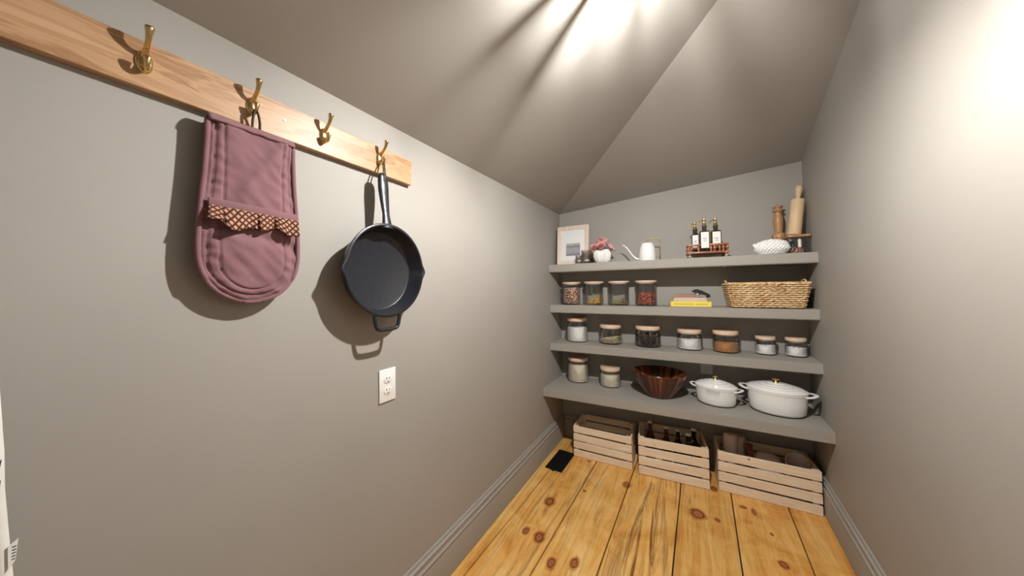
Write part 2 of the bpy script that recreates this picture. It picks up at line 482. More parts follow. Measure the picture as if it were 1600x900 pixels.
# floor: a dark base with wide pine planks
bm = B(); box(bm, -.05, 1.62, YF - .1, .15, -.10, -.022)
floor = obj('floor', bm, 'dark_slot', smooth=0)
tag(floor, 'wide knotty pine plank floor with dark gaps', None, None, 'structure')
seams = [-.17, .100, .3385, .577, .848, 1.0995, 1.354, 1.60]
wear = [.25, .55, .45, .95, .35, .18, .3]
for i, (a, b) in enumerate(zip(seams, seams[1:])):
    g = .0028
    bm = B()
    y0, y1 = YF - .08, YC + .03
    f = lambda x, y: x + .030 * (y + .3)
    lo = [Vector((f(a, y0) + g, y0, -.024)), Vector((f(b, y0) - g, y0, -.024)), Vector((f(b, y1) - g, y1, -.024)), Vector((f(a, y1) + g, y1, -.024))]
    if i == 0:
        for k in (0, 3): lo[k].x = .001
    if i == len(seams) - 2:
        lo[1].x = rwx(y0) - .001; lo[2].x = rwx(y1) - .001
    hi = [p + Vector((0, 0, .024)) for p in lo]
    prism(bm, None, lo, hi)
    bmesh.ops.bevel(bm, geom=[e for e in bm.edges if all(v.co.z > -.001 for v in e.verts)], offset=.0016, segments=2, affect='EDGES')
    p = obj('plank', bm, 'pine_floor', floor, 40)
    p['wear'] = wear[i]

def baseboard(name, p0, p1, inward, label):
    prof = [(0, 0), (.018, 0), (.018, .120), (.016, .126), (.020, .132), (.021, .138), (.014, .142), (.0125, .152), (.0165, .160), (.0165, .166), (.008, .171), (.0075, .180), (0, .182)]
    p0 = Vector(p0); p1 = Vector(p1); n = Vector(inward)
    bm = B()
    prism(bm, None, [p0 + n * d + Vector((0, 0, z)) for d, z in prof], [p1 + n * d + Vector((0, 0, z)) for d, z in prof])
    tag(obj(name, bm, 'trim_paint', None, 22), label, None, None, 'structure')
baseboard('baseboard_left', (0, YF, 0), (0, 0, 0), (1, 0, 0), 'moulded warm grey baseboard under the hook rail')
baseboard('baseboard_right', (rwx(YF), YF, 0), (XC, YC, 0), (-1, TB, 0), 'moulded warm grey baseboard opposite the hook rail')
baseboard('baseboard_back', (.019, .001, 0), (XC - .019, YC, 0), (TA, -1, 0), 'shaded baseboard behind the wooden crates')

# ------------------------------------------------------------------ shelves
Z1, Z2, Z3, Z4 = 1.4113, 1.0961, .8049, .4984
def shelf(z, dl, dr, label):
    t = .0587
    bm = B()
    yl, xr = -dl, None
    x = RW
    for _ in range(6): y = x * TA - dr; x = rwx(y)
    lo = [Vector((0.0005, 0, z - t)), Vector((0.0005, yl, z - t)), Vector((x - .0005, y, z - t)), Vector((XC - .0005, YC - .0005, z - t))]
    hi = [p + Vector((0, 0, t)) for p in lo]
    prism(bm, None, lo, hi)
    es = [e for e in bm.edges if all(v.co.y < -.1 for v in e.verts) and abs(e.verts[0].co.z - e.verts[1].co.z) < .01]
    bmesh.ops.bevel(bm, geom=es, offset=.004, segments=2, affect='EDGES')
    tag(obj('wall_shelf', bm, 'shelf_paint', None, 40), label, 'shelf', 'thick painted wall shelves')
shelf(Z1, .2586, .2586, 'top thick grey wall shelf holding the picture frame and watering can')
shelf(Z2, .2453, .2453, 'second grey wall shelf holding the wicker basket and yellow book')
shelf(Z3, .2619, .2619, 'third grey wall shelf with seven wooden lidded jars')
shelf(Z4, .4141, .4141, 'lowest deepest grey wall shelf holding the white casseroles')

# ------------------------------------------------------------------ hook rail
rail = thing('hook_rail', 'long stained pine rail with four brass hooks on the wall', 'hook rail', (0, -2.3, 1.684))
bm = B(); box(bm, .0004, .020, -.60, .6055, -.0466, .0466, .0012)
obj('board', bm, 'rail_wood', rail)
bm = B(); lathe(bm, [(.0042, 0), (.0042, .0012), (.003, .0018), (.0014, .0006), (0, .0006)], 16, M=Matrix.Translation((.0199, .1615, .0038)) @ Matrix.Rotation(PI / 2, 4, 'Y'))
tag(obj('screw_cap', bm, 'white_plastic', rail), 'tiny pale ring of a screw head')
def hook(y):
    bm = B()
    # oval back plate, domed
    Mx = Matrix.Translation((.0200, y, 0)) @ Matrix.Rotation(PI / 2, 4, 'Y')
    lathe(bm, [(.0225, 0), (.0220, .0022), (.0190, .0045), (.0120, .0066), (0, .0075)], 28, sy=.56, M=Mx)
    hp = obj('hook', bm, 'brass', rail, 60, loc=(0, 0, .004))
    bm = B()
    up = spline([(.0245, y, .012), (.033, y, .0170), (.044, y, .0245), (.053, y, .035), (.058, y, .046), (.0595, y, .0545)], 5)
    n = len(up)
    tube(bm, up, [interp([0, .25, .5, .72, .88, .96, 1], [.0066, .0046, .0042, .0055, .0074, .0066, .0038], i / (n - 1)) for i in range(n)], 12)
    obj('upper_arm', bm, 'brass', hp, 60)
    bm = B()
    lo = spline([(.0245, y, -.010), (.031, y, -.0175), (.039, y, -.019), (.0455, y, -.013), (.047, y, -.004), (.046, y, .001)], 5)
    n = len(lo)
    tube(bm, lo, [interp([0, .3, .6, .85, .95, 1], [.0065, .0048, .0042, .0062, .0056, .0032], i / (n - 1)) for i in range(n)], 12)
    obj('lower_arm', bm, 'brass', hp, 60)
    for dz in (.0, -.011):
        bm = B(); lathe(bm, [(.0021, 0), (.0016, .0012), (0, .0014)], 10, M=Matrix.Translation((.0262, y - .003 if dz else y + .003, dz + .001)) @ Matrix.Rotation(PI / 2, 4, 'Y'))
        obj('screw', bm, 'tan_metal', hp, 60)
for y in (-.088, .089, .264, .457): hook(y)

# ------------------------------------------------------------------ double oven glove
MY, MZ = -2.2125, 1.2135
HL = [(.0, .014), (.003, .026), (.007, .037), (.013, .048), (.021, .0590), (.032, .0695), (.045, .0785), (.060, .0855), (.078, .0910), (.100, .0942), (.125, .0950), (.16, .0940), (.205, .0915), (.29, .0855), (.36, .0825), (.40, .082)]
def halfw(v):   # v: height above the bottom of the glove
    xs = [a for a, b in HL]; ys = [b for a, b in HL]
    return interp(xs, ys, v) * 1.04
mitt = thing('oven_glove', 'mauve quilted double oven glove hanging from the second brass hook', 'oven glove', (0, MY, MZ))
def sheet(name, zlo, zhi, x_face, thick, mat, nu=44, nv=90, seams=True, grow=0, parent=mitt, slab=True):
    bm = B()
    F = []; Bk = []
    for j in range(nv + 1):
        z = zlo + (zhi - zlo) * (j / nv)
        if zlo == 0:   # round the end smoothly
            z = zlo + (zhi - zlo) * (j / nv) ** 1.8
        rowF = []; rowB = []
        hw = halfw(max(z, 0.0)) + grow
        for i in range(nu + 1):
            u = -1 + 2 * i / nu
            y = u * hw
            edge = 1 - abs(u) ** 6
            endf = min(1, (z - zlo) / .03) if zlo == 0 else 1
            endf = math.sin(max(0, min(1, endf)) * PI / 2)
            puff = thick * (.35 + .65 * edge) * (.35 + .65 * endf)
            if seams:
                d1 = abs(abs(y) - (hw - .014)) if z > .10 else abs(math.hypot(y, (z - .0985)) - .0845); puff -= .0045 * math.exp(-(d1 / .0022) ** 2)
                # inner seam: straight up the arm, a U in the hand
                if z > .205: d2 = abs(abs(y) - .058)
                else:
                    zc = .095
                    if z > zc: d2 = abs(abs(y) - .0645)
                    else: d2 = abs(math.hypot(y, (z - zc) * .95) - .0645)
                puff -= .0042 * math.exp(-(d2 / .0022) ** 2)
                # wrinkles pulled across the quilted border
                bord = math.exp(-((abs(y) - (hw - .022)) / .012) ** 2)
                puff += bord * .0011 * math.sin(z * 260 + 3 * noise.noise((z * 20, y * 20, 0)))
                puff += .0055 * noise.noise((y * 16, z * 11, 2.1)) + .0028 * noise.noise((y * 42 + z * 30, z * 34, 5))
                if z > .21: puff += .006 * math.exp(-((y + .05 - (z - .21) * .62) / .016) ** 2) * min(1, (z - .21) / .05)
                if z < .2: puff -= .005 * math.exp(-((z - .155 + .25 * y) / .012) ** 2)
            rowF.append(bm.verts.new((x_face + puff, y, z)))
            rowB.append(bm.verts.new((x_face - .004 * edge, y, z)))
        F.append(rowF); Bk.append(rowB)
    for j in range(nv):
        for i in range(nu):
            bm.faces.new((F[j][i], F[j][i + 1], F[j + 1][i + 1], F[j + 1][i]))
            bm.faces.new((Bk[j][i], Bk[j + 1][i], Bk[j + 1][i + 1], Bk[j][i + 1]))
        for i in (0, nu):
            bm.faces.new((F[j][i], F[j + 1][i], Bk[j + 1][i], Bk[j][i]))
    for j in (0, nv):
        for i in range(nu): bm.faces.new((F[j][i], Bk[j][i], Bk[j][i + 1], F[j][i + 1]))
    return obj(name, bm, mat, parent, 180)
sheet('back_layer', 0.0, .400, .006, .010, 'mauve_cotton', 24, 50, False)
sheet('front_layer', 0.0, .398, .029, .019, 'mauve_cotton', 64, 150)
# the rounded fold at the top that joins the two layers
bm = B()
rows = []
for k in range(15):
    a = PI * k / 14
    rows.append([bm.verts.new((.0335 + .0125 * math.cos(a), u / 16 * .0853, .397 + .013 * math.sin(a) + .002 * noise.noise((u * .3, a, 0)))) for u in range(-16, 17)])
for A, Bq in zip(rows, rows[1:]):
    for i in range(32): bm.faces.new((A[i], A[i + 1], Bq[i + 1], Bq[i]))
f = obj('fold', bm, 'mauve_cotton', mitt, 180)
sd = f.modifiers.new('thickness', 'SOLIDIFY'); sd.thickness = .006; sd.offset = 1
# piping along the edge of the front layer
bm = B()
L = []
for k in range(40):
    z = .397 - .397 * (1 - (1 - k / 39) ** 1.8); L.append((.0395 if z > .05 else .0355, -halfw(max(z, .001)), z))
Rr = [(x, -y, z) for x, y, z in L[::-1]]
bot = [(.035, u * .013, -.002) for u in (-.5, .5)]
tube(bm, spline(L + bot + Rr, 2), .0055, 8)
obj('binding', bm, 'mauve_cotton', mitt, 180)
# band across the hand and the gathered printed ruffle under it
bm = B()
box(bm, .046, .0535, -.086, .092, .205, .2225, .002, 2)
for v in bm.verts: v.co.z += -.03 * (v.co.y) + .0006
obj('band', bm, 'mauve_cotton', mitt, 50)
bm = B(); uvl = bm.loops.layers.uv.new('UVMap')
nu, nv = 90, 8
G = []
for j in range(nv + 1):
    w = j / nv; row = []
    for i in range(nu + 1):
        s = i / nu
        y = -.086 + .178 * s
        if s < .12: y -= .004 * w * (1 - s / .12)
        h = .041 + .006 * math.sin(s * 7)
        gather = (.35 + w) * (-.008 * (math.exp(-((s - .50) / .012) ** 2) + math.exp(-((s - .70) / .012) ** 2) + .7 * math.exp(-((s - .13) / .014) ** 2)) + .0022 * math.sin(s * 26) + .002 * noise.noise((s * 22, w, 0)))
        flare = .008 * w + (.014 * w * math.exp(-((s - .19) / .06) ** 2))
        row.append(bm.verts.new((.0545 + flare + gather, y, .207 - .03 * y - h * w * (.8 if s < .14 else 1) + .004 * w * math.sin(s * 20))))
    G.append(row)
for j in range(nv):
    for i in range(nu):
        fc = bm.faces.new((G[j][i], G[j][i + 1], G[j + 1][i + 1], G[j + 1][i]))
        for lp, (a, b) in zip(fc.loops, ((i, j), (i + 1, j), (i + 1, j + 1), (i, j + 1))):
            lp[uvl].uv = (a / nu * 12.5, b / nv * 2.9)
rf = obj('ruffle', bm, 'ruffle_print', mitt, 180)
sd = rf.modifiers.new('thickness', 'SOLIDIFY'); sd.thickness = .0014
tag(rf, 'gathered ruffle with brown and pink lattice print')
bm = B()
tube(bm, spline([(.038, -.004, .405), (.040, -.004, .430), (.0435, -.002, .4535), (.0445, .004, .4545), (.042, .010, .430), (.038, .010, .405)], 5), .0028, 8)
tag(obj('hanging_loop', bm, 'black_leather', mitt, 180), 'black hanging loop')

# ------------------------------------------------------------------ cast iron skillet
PX, PY, PZ = .024, -1.853, 1.299
pan = thing('skillet', 'black cast iron skillet hanging from the last brass hook', 'skillet', (PX, PY, PZ))
MX = Matrix.Rotation(PI / 2, 4, 'Y')        # lathe axis -> away from the wall
def spout(a, z):
    k = 0
    if z > .035:
        for c in (PI / 2, -PI / 2, 3 * PI / 2):
            k += math.exp(-((a - c) / .11) ** 2)
        return 1 + .075 * k * min(1, (z - .035) / .02)
    return 1
bm = B()
lathe(bm, [(0, 0), (.124, 0), (.132, .003), (.136, .010), (.1460, .050), (.1535, .053), (.1545, .057), (.1515, .0595), (.1462, .0590), (.1420, .050), (.1310, .0125), (.1285, .0100), (.1265, .0088), (0, .0082)], 96, M=MX, rmod=spout)
obj('pan_body', bm, 'cast_iron', pan, 50)
bm = B()
hp = spline([(.050, 0, .138), (.047, 0, .165), (.040, .001, .200), (.033, .001, .245), (.029, 0, .290), (.028, 0, .318), (.028, 0, .330)], 6)
n = len(hp)
tube(bm, hp, [interp([0, .10, .28, .6, .82, .95, 1], [.027, .0185, .0135, .0205, .0190, .0120, .004], i / (n - 1)) for i in range(n)], 14, flat=.48)
obj('handle', bm, 'cast_iron', pan, 60)
bm = B(); lathe(bm, [(.0055, 0), (.0058, .0008), (0, .001)], 16, sx=1.4, M=Matrix.Translation((.0375, 0, .306)) @ MX)
tag(obj('handle_hole', bm, 'dark_slot', pan), 'dark hanging hole of the handle')
bm = B()
tube(bm, spline([(.050, -.050, -.135), (.050, -.048, -.163), (.050, -.040, -.188), (.050, -.022, -.194), (.050, .022, -.194), (.050, .040, -.188), (.050, .048, -.163), (.050, .050, -.135)], 5), .0062, 10)
obj('helper_handle', bm, 'cast_iron', pan, 60)
bm = B()
tube(bm, spline([(.036, -.003, .308), (.036, -.004, .335), (.023, .004, .362), (.0215, .010, .3705), (.019, .013, .366), (.032, .006, .335), (.036, .004, .308)], 5), .0022, 8)
tag(obj('leather_loop', bm, 'black_leather', pan, 60), 'thin black hanging loop')

# ------------------------------------------------------------------ wall outlets
def duplex(loc, rz, label, mat, flip=False):
    o = thing('wall_outlet', label, 'outlet', loc, rz)
    bm = B(); box(bm, .0003, .006, -.035, .035, -.057, .057, .002, 2); obj('cover_plate', bm, mat, o, 40)
    for dz in (.0195, -.0195):
        bm = B(); lathe(bm, [(.0172, 0), (.0172, .0017), (.0162, .0022), (0, .0022)], 32, sx=.80, M=Matrix.Translation((.0058, 0, dz)) @ MX)
        r = obj('receptacle', bm, mat, o, 40)
        for y, h in ((-.0063, .009), (.0063, .0075)):
            bm = B(); box(bm, .0078, .0083, y - .0012, y + .0012, dz + .001, dz + .001 + h); obj('slot', bm, 'dark_slot', r, 0)
        bm = B(); lathe(bm, [(.0024, 0), (.0024, .0005), (0, .0005)], 12, M=Matrix.Translation((.0078, 0, dz - .007)) @ MX); obj('ground_hole', bm, 'dark_slot', r, 0)
    bm = B(); lathe(bm, [(.0028, 0), (.002, .001), (0, .0012)], 12, M=Matrix.Translation((.0059, 0, 0)) @ MX); obj('screw', bm, mat, o)
    return o
duplex((0, -1.798, .898), 0, 'white duplex outlet on the wall below the skillet', 'white_plastic')
duplex(bw(1.011, 0, .684), -PI / 2 + ANG, 'shaded pale outlet on the back wall above the small casserole', 'grey_plastic')

# ------------------------------------------------------------------ floor register
vent = thing('floor_register', 'flat black metal floor register beside the first crate', 'floor vent', (.116, -.395, 0), -.02)
bm = B()
for a in ((-.060, .060, -.136, -.122), (-.060, .060, .122, .136), (-.060, -.046, -.122, .122), (.046, .060, -.122, .122)): box(bm, *a, .0002, .0045, .001)
obj('rim', bm, 'vent_black', vent)
bm = B(); box(bm, -.046, .046, -.122, .122, .0002, .0012); obj('damper', bm, 'vent_black', vent, 0)
bm = B(); box(bm, -.046, .046, -.0028, .0028, .0012, .0040, .0006); proto = bm
me0 = None
for k in range(17):
    y = -.114 + k * .01425
    if me0 is None:
        s = obj('slat', proto, 'vent_black', vent, 0, loc=(0, y, 0)); me0 = s.data
    else:
        s = bpy.data.objects.new('slat', me0); COL.objects.link(s); s.parent = vent; s.location = (0, y, 0)
bm = B(); box(bm, -.010, .010, -.136, -.144, .0002, .004, .001); obj('lever', bm, 'vent_black', vent)

# ------------------------------------------------------------------ wooden crates
def crate(x0, x1, y0, rz, h, d, label, seed):
    w = (x1 - x0); rnd = random.Random(seed)
    c = thing('wooden_crate', label, 'crate', ((x0 + x1) / 2, y0, 0), rz, 'slatted pine crates under the shelves')
    th = .011; n = 4; gap = .0105; sh = (h - gap * (n - 1)) / n
    def slat(x0, x1, ya, yb, k, mod=0):
        z0 = k * (sh + gap) + rnd.uniform(-.001, .001) + .002; z1 = z0 + sh - rnd.uniform(0, .0022)
        bm = B(); box(bm, x0, x1, ya, yb, max(.001, z0), z1, .0012)
        t = rnd.uniform(-.004, .004)
        cx = (x0 + x1) / 2
        if x1 - x0 > y0:
            for v in bm.verts: v.co.z += (v.co.x - cx) * t
        for v in bm.verts: v.co.z = max(.0008, v.co.z)
        obj('slat', bm, 'crate_wood', c, 0)
    for k in range(n):
        slat(-w / 2, w / 2, 0, th, k)
        slat(-w / 2, w / 2, d - th, d, k)
        slat(-w / 2, -w / 2 + th, th + .0006, d - th - .0006, k)
        slat(w / 2 - th, w / 2, th + .0006, d - th - .0006, k)
    for sx in (-1, 1):
        for ya in (th + .0004, d - th - .0204):
            xa = sx * (w / 2 - th - .0124)
            bm = B(); box(bm, xa - .012, xa + .012, ya, ya + .020, .001, h - .001, .001)
            obj('corner_post', bm, 'crate_wood', c, 0)
    for k in range(4):
        dd = (d - 2 * th) / 4
        bm = B(); box(bm, -w / 2 + th + .026, w / 2 - th - .026, th + .002 + k * dd, th - .003 + (k + 1) * dd, .002, .012, .001); obj('base_slat', bm, 'crate_wood', c, 0)
    bm = B()
    for k in range(n):
        for sx in (-1, 1):
            for dz in (.3, .7):
                lathe(bm, [(.0013, 0), (.0012, .0005), (0, .0006)], 6, M=Matrix.Translation((sx * (w / 2 - .018), 0, (k + dz) * (sh + gap) - .002)) @ Matrix.Rotation(PI / 2, 4, 'X'))
    o = obj('nail', bm, 'tan_metal', c, 0); o['kind'] = 'stuff'
    return c
crate(.176, .570, -.272, ANG - .02, .215, .262, 'smallest slatted pine crate, empty, beside the black floor register', 1)
crate(.612, 1.000, -.262, .10, .240, .265, 'middle slatted pine crate holding brown glass bottles', 2)
crate(1.045, 1.497, -.205, ANG - .01, .230, .245, 'widest slatted pine crate holding pale crockery and rolled cloths', 3)

# bottles in the middle crate
def bottle(x, y, h, r, mat, label, cap='cap_white', swing=True):
    b = thing('glass_bottle', label, 'bottle', (x, y, .0125), random.uniform(-.4, .4), 'brown bottles in the middle crate')
    bm = B()
    lathe(bm, [(0, .002), (r * .9, 0), (r, .006), (r, h * .52), (r * .93, h * .60), (r * .55, h * .72), (r * .40, h * .78), (r * .37, h * .93), (r * .44, h * .94), (r * .44, h * .965), (r * .34, h * .97), (0, h * .97)], 20)
    obj('glass_body', bm, mat, b, 60)
    bm = B(); lathe(bm, [(r * .40, h * .971), (r * .50, h * .978), (r * .50, h * 1.005), (r * .36, h * 1.03), (0, h * 1.032)], 16); obj('stopper', bm, cap, b, 60)
    if swing:
        bm = B()
        rr = r * .46; hz = h * .80
        tube(bm, [(rr * math.cos(a * PI / 8), rr * math.sin(a * PI / 8), hz) for a in range(16)], .0013, 5, True)
        for s in (-1, 1): tube(bm, [(s * rr, 0, hz), (s * rr * 1.5, 0, hz + h * .08), (s * rr * .9, 0, h * .985)], .0012, 5)
        obj('wire_bail', bm, 'chrome', b, 60)
bottle(.665, -.075, .262, .031, 'amber_glass', 'amber bottle with pale cap at the left end of the middle crate')
bottle(.765, -.090, .250, .030, 'amber_glass', 'slim amber swing top bottle second along in the middle crate')
bottle(.835, -.095, .250, .030, 'dark_bottle_glass', 'dark swing top bottle third along in the middle crate')
bottle(.895, -.145, .256, .034, 'dark_bottle_glass', 'thick dark bottle in front at the right of the middle crate')
bottle(.925, -.062, .262, .033, 'dark_bottle_glass', 'dark bottle standing behind the thick one in the middle crate', 'cap_white', False)

# crockery and cloths in the widest crate
def roll(x, y, h, r, label, lean):
    bm = B(); prof = []
    lathe(bm, [(0, 0), (r * .95, 0), (r, .01), (r * 1.02, h * .5), (r * .98, h - .012), (r * .85, h), (0, h - .004)], 28, rmod=lambda a, z: 1 + .05 * math.sin(3 * a + z * 9) + .02 * math.sin(9 * a))
    o = obj('rolled_cloth', bm, 'pale_clay', None, 80, loc=(x, y, .014), rot=(0, lean, .3))
    tag(o, label, 'cloth', 'rolled cloths in the widest crate')
roll(1.112, -.075, .288, .036, 'taller pale rolled cloth in the left corner of the widest crate', .02)
roll(1.172, -.015, .262, .032, 'shorter pale rolled cloth behind the taller roll in the widest crate', -.02)
cup = thing('serving_cup', 'open pale clay cup tilted forward at the right of the widest crate', 'cup', (1.424, -.090, .013), -.3)
bm = B()
Mt = Matrix.Translation((0, 0, .012)) @ Matrix.Rotation(.0, 4, 'X')
lathe(bm, [(0, 0), (.040, 0), (.047, .01), (.052, .20), (.0525, .2155), (.049, .2155), (.044, .02), (0, .015)], 40)
for v in bm.verts:   # slanted mouth, lower towards the viewer
    if v.co.z > .15: v.co.z += .030 * v.co.y / .05 - .010
obj('cup_body', bm, 'pale_clay', cup, 50)
bm = B(); lathe(bm, [(0, 0), (.06, 0), (.064, .006), (.062, .12), (.058, .165), (.044, .192), (.02, .203), (0, .205)], 36, sx=1.15)
tag(obj('covered_jar', bm, 'pale_clay', None, 60, loc=(1.298, -.055, .0135)), 'rounded pale clay jar in the middle of the widest crate', 'jar')
bm = B(); lathe(bm, [(0, 0), (.014, 0), (.014, .10), (.017, .105), (.017, .22), (.020, .225), (.020, .236), (0, .238)], 16)
tag(obj('wooden_pestle', bm, 'tray_wood', None, 40, loc=(1.212, -.06, .0135)), 'dark wooden stick with a knob end in the widest crate', 'pestle')

# ------------------------------------------------------------------ glass jars
def jar(shelfz, x, off, r, h, lid_t, style, label, lid_r=None, group='glass storage jars with wooden lids'):
    p = bw(x, off, shelfz)
    j = thing('glass_jar', label, 'jar', p, 0, group)
    hb = h - lid_t
    w = .0035
    if style == 'straight':
        prof = [(0, .004), (r * .9, .0015), (r * .985, .002), (r, .008), (r, hb - .003), (r, hb), (r - w, hb), (r - w, .010), (r * .9, .007), (0, .0065)]
    else:
        nr = r * .86
        prof = [(0, .003), (r * .80, .0015), (r * .90, .004), (r * .965, .014), (r, .035), (r * .995, hb * .62), (r * .955, hb * .80), (nr, hb * .93), (nr, hb), (nr - w, hb), (nr - w, hb * .93), (r * .955 - w, hb * .80), (r - w, hb * .62), (r - w, .035), (r * .96 - w, .016), (r * .85, .008), (0, .007)]
    bm = B(); lathe(bm, prof, 48); obj('glass', bm, 'clear_glass', j, 60)
    lr = lid_r or (r * 1.02 if style == 'straight' else r * .93)
    bm = B(); lathe(bm, [(0, hb + .0002), (lr * .985, hb + .0002), (lr, hb + .003), (lr, h - .003), (lr * .985, h), (0, h)], 48); obj('lid', bm, 'lid_wood', j, 40)
    bm = B(); lathe(bm, [(0, hb - .008), ((lr if style == 'straight' else nr) * .93 - w, hb - .008), ((lr if style == 'straight' else nr) * .93 - w, hb + .0001), (0, hb + .0001)], 32); obj('seal', bm, 'grey_plastic', j, 40)
    return p, r, hb
_b = bmesh.new(); bmesh.ops.create_icosphere(_b, subdivisions=1, radius=1); _b.verts.index_update()
ICOV = [v.co.copy() for v in _b.verts]; ICOF = [[v.index for v in f.verts] for f in _b.faces]; _b.free()
def grains(p, r, style, fill, slope, sdir, mat, label, gsize=None, gn=0, rough=.0, name='dry_food', hb=.15, aspect=(1, .7, .6), seed=0):
    """one heap of loose food filling a jar up to 'fill', its top sloping by 'slope' towards sdir"""
    rnd = random.Random(seed + 11)
    bm = B(); tl = bm.verts.layers.float.new('tint')
    def rad(z):
        if style == 'straight': return r - .0055
        return interp([0, .012, .035, hb * .62, hb * .80, hb], [r * .84, r * .93, r - .0055, r - .0058, r * .955 - .0055, r * .84 - .004], z) - .001
    def top(x, y):
        u = x * math.cos(sdir) + y * math.sin(sdir)
        return max(.012, fill + slope * u / r + rough * noise.noise((x * 90 + seed, y * 90, seed)) + .004 * noise.noise((x * 25, y * 25, seed + 5.)))
    seg = 48; nz = 8; rings = []
    shrink = gsize * .75 if gsize else 0
    for k in range(nz + 1):
        ring = []
        for i in range(seg):
            a = 2 * PI * i / seg
            zt = top(rad(fill) * math.cos(a), rad(fill) * math.sin(a)) - shrink
            z = .0085 + (zt - .0085) * k / nz
            q = rad(z) - shrink
            ring.append(bm.verts.new((q * math.cos(a), q * math.sin(a), z)))
        rings.append(ring)
    nr_ = 10
    for k in range(1, nr_):
        ring = []
        for i in range(seg):
            a = 2 * PI * i / seg; q = (rad(fill) - shrink) * (1 - k / nr_)
            x, y = q * math.cos(a), q * math.sin(a)
            ring.append(bm.verts.new((x, y, top(x, y) - shrink)))
        rings.append(ring)
    ctr = bm.verts.new((0, 0, top(0, 0) - shrink))
    for A, Bq in zip(rings, rings[1:]):
        for i in range(seg):
            k = (i + 1) % seg; bm.faces.new((A[i], A[k], Bq[k], Bq[i]))
    for i in range(seg): bm.faces.new((rings[-1][i], rings[-1][(i + 1) % seg], ctr))
    bm.faces.new(rings[0][::-1])
    if gsize:
        for k in range(gn):
            if rnd.random() < .68:
                a = rnd.uniform(0, 2 * PI)
                zt = top(rad(fill) * math.cos(a), rad(fill) * math.sin(a))
                z = rnd.uniform(.012, max(.013, zt)); q = rad(z) - gsize * .42
                c = Vector((q * math.cos(a), q * math.sin(a), z))
            else:
                a = rnd.uniform(0, 2 * PI); q = (rad(fill) - gsize * .7) * math.sqrt(rnd.random())
                x, y = q * math.cos(a), q * math.sin(a); c = Vector((x, y, top(x, y) - gsize * .1))
            R = Matrix.Rotation(rnd.uniform(0, 6.28), 4, 'Z') @ Matrix.Rotation(rnd.uniform(0, 6.28), 4, 'X')
            M = Matrix.Translation(c) @ R @ Matrix.Diagonal((gsize * .5 * aspect[0], gsize * .5 * aspect[1], gsize * .5 * aspect[2], 1))
            vv = [bm.verts.new(M @ q_) for q_ in ICOV]; tv = .1 + .9 * rnd.random()
            for q_ in vv: q_[tl] = tv
            for f_ in ICOF: bm.faces.new((vv[f_[0]], vv[f_[1]], vv[f_[2]]))
    o = obj(name, bm, mat, None, 80 if gsize else 50, loc=p)
    tag(o, label, 'food', None, 'stuff')
    return o
# second shelf: four straight jars
for x, r, h, fill, slope, sd, mat, what, nm, gs, gn, asp, s in (
    (.125, .0690, .178, .128, .004, 0, 'bean_pink', 'pinkish beans filling the first straight jar beside the left wall', 'dried_beans', .0135, 900, (1, .75, .7), 1),
    (.299, .0710, .179, .044, .034, -.1, 'corn_yellow', 'golden yellow dried corn banked to one side of a jar', 'dried_corn', .0105, 900, (1, .8, .65), 2),
    (.480, .0710, .179, .044, .026, .2, 'seed_green', 'greenish seeds banked to one side of a jar', 'dried_seeds', .0105, 900, (1, .7, .45), 3),
    (.662, .0690, .179, .088, .004, .5, 'bean_red', 'red beans half filling the jar next to the yellow book', 'dried_beans', .0145, 800, (1, .65, .6), 4)):
    lab = {1: 'straight glass jar of pinkish beans nearest the left wall', 2: 'straight glass jar with golden corn and thin wooden lid',
           3: 'straight glass jar with greenish seeds and thin wooden lid', 4: 'straight glass jar of red beans next to the book stack'}[s]
    p, r_, hb = jar(Z2, x, .11, r, h, .012, 'straight', lab)
    grains(p, r, 'straight', fill, slope, sd, mat, what, gs, gn, 0, nm, hb, asp, s)
# third shelf: seven squat jars, lowest shelf: two more
J3 = [
    (Z3, .160, .095, .0825, .187, 'flour', 'white flour filling the tall jar above the cream flour', .112, .002, 0, None, 0, 'tall glass jar of white flour at the left of the third shelf', 'flour'),
    (Z3, .411, .092, .0825, .144, 'oats', 'pale oats sloping in a squat jar', .046, .016, -.2, .0080, 900, 'squat glass jar with pale sloping oats', 'rolled_oats'),
    (Z3, .664, .098, .0850, .146, 'coffee_brown', 'dark coffee beans nearly filling a squat jar', .085, .002, 0, .0085, 1100, 'squat glass jar full of dark coffee beans', 'coffee_beans'),
    (Z3, .917, .095, .0750, .136, 'flour', 'white sugar in the middle squat jar', .070, .002, 0, None, 0, 'squat glass jar of white sugar above the back wall outlet', 'white_sugar'),
    (Z3, 1.115, .100, .0725, .139, 'sugar_brown', 'brown sugar half filling a squat jar', .062, .004, .4, None, 0, 'squat glass jar of brown sugar', 'brown_sugar'),
    (Z3, 1.315, .085, .0520, .112, 'salt', 'coarse white salt in the smaller of two little jars', .055, .004, 0, None, 0, 'little glass jar of coarse white salt, left of the two smallest jars', 'coarse_salt'),
    (Z3, 1.455, .085, .0510, .112, 'salt', 'white salt in the little jar nearest the right wall', .052, .004, 1, None, 0, 'little glass jar of white salt nearest the right wall', 'fine_salt'),
    (Z4, .168, .118, .0810, .188, 'cream_flour', 'cream coloured flour filling the tall jar on the lowest shelf', .132, .002, 0, None, 0, 'tall glass jar of cream flour on the lowest shelf', 'cream_flour'),
    (Z4, .410, .135, .0750, .145, 'cream_flour', 'cream coloured flour in the short jar beside the wooden bowl', .088, .002, 0, None, 0, 'short glass jar of cream flour beside the wooden bowl', 'cream_flour')]
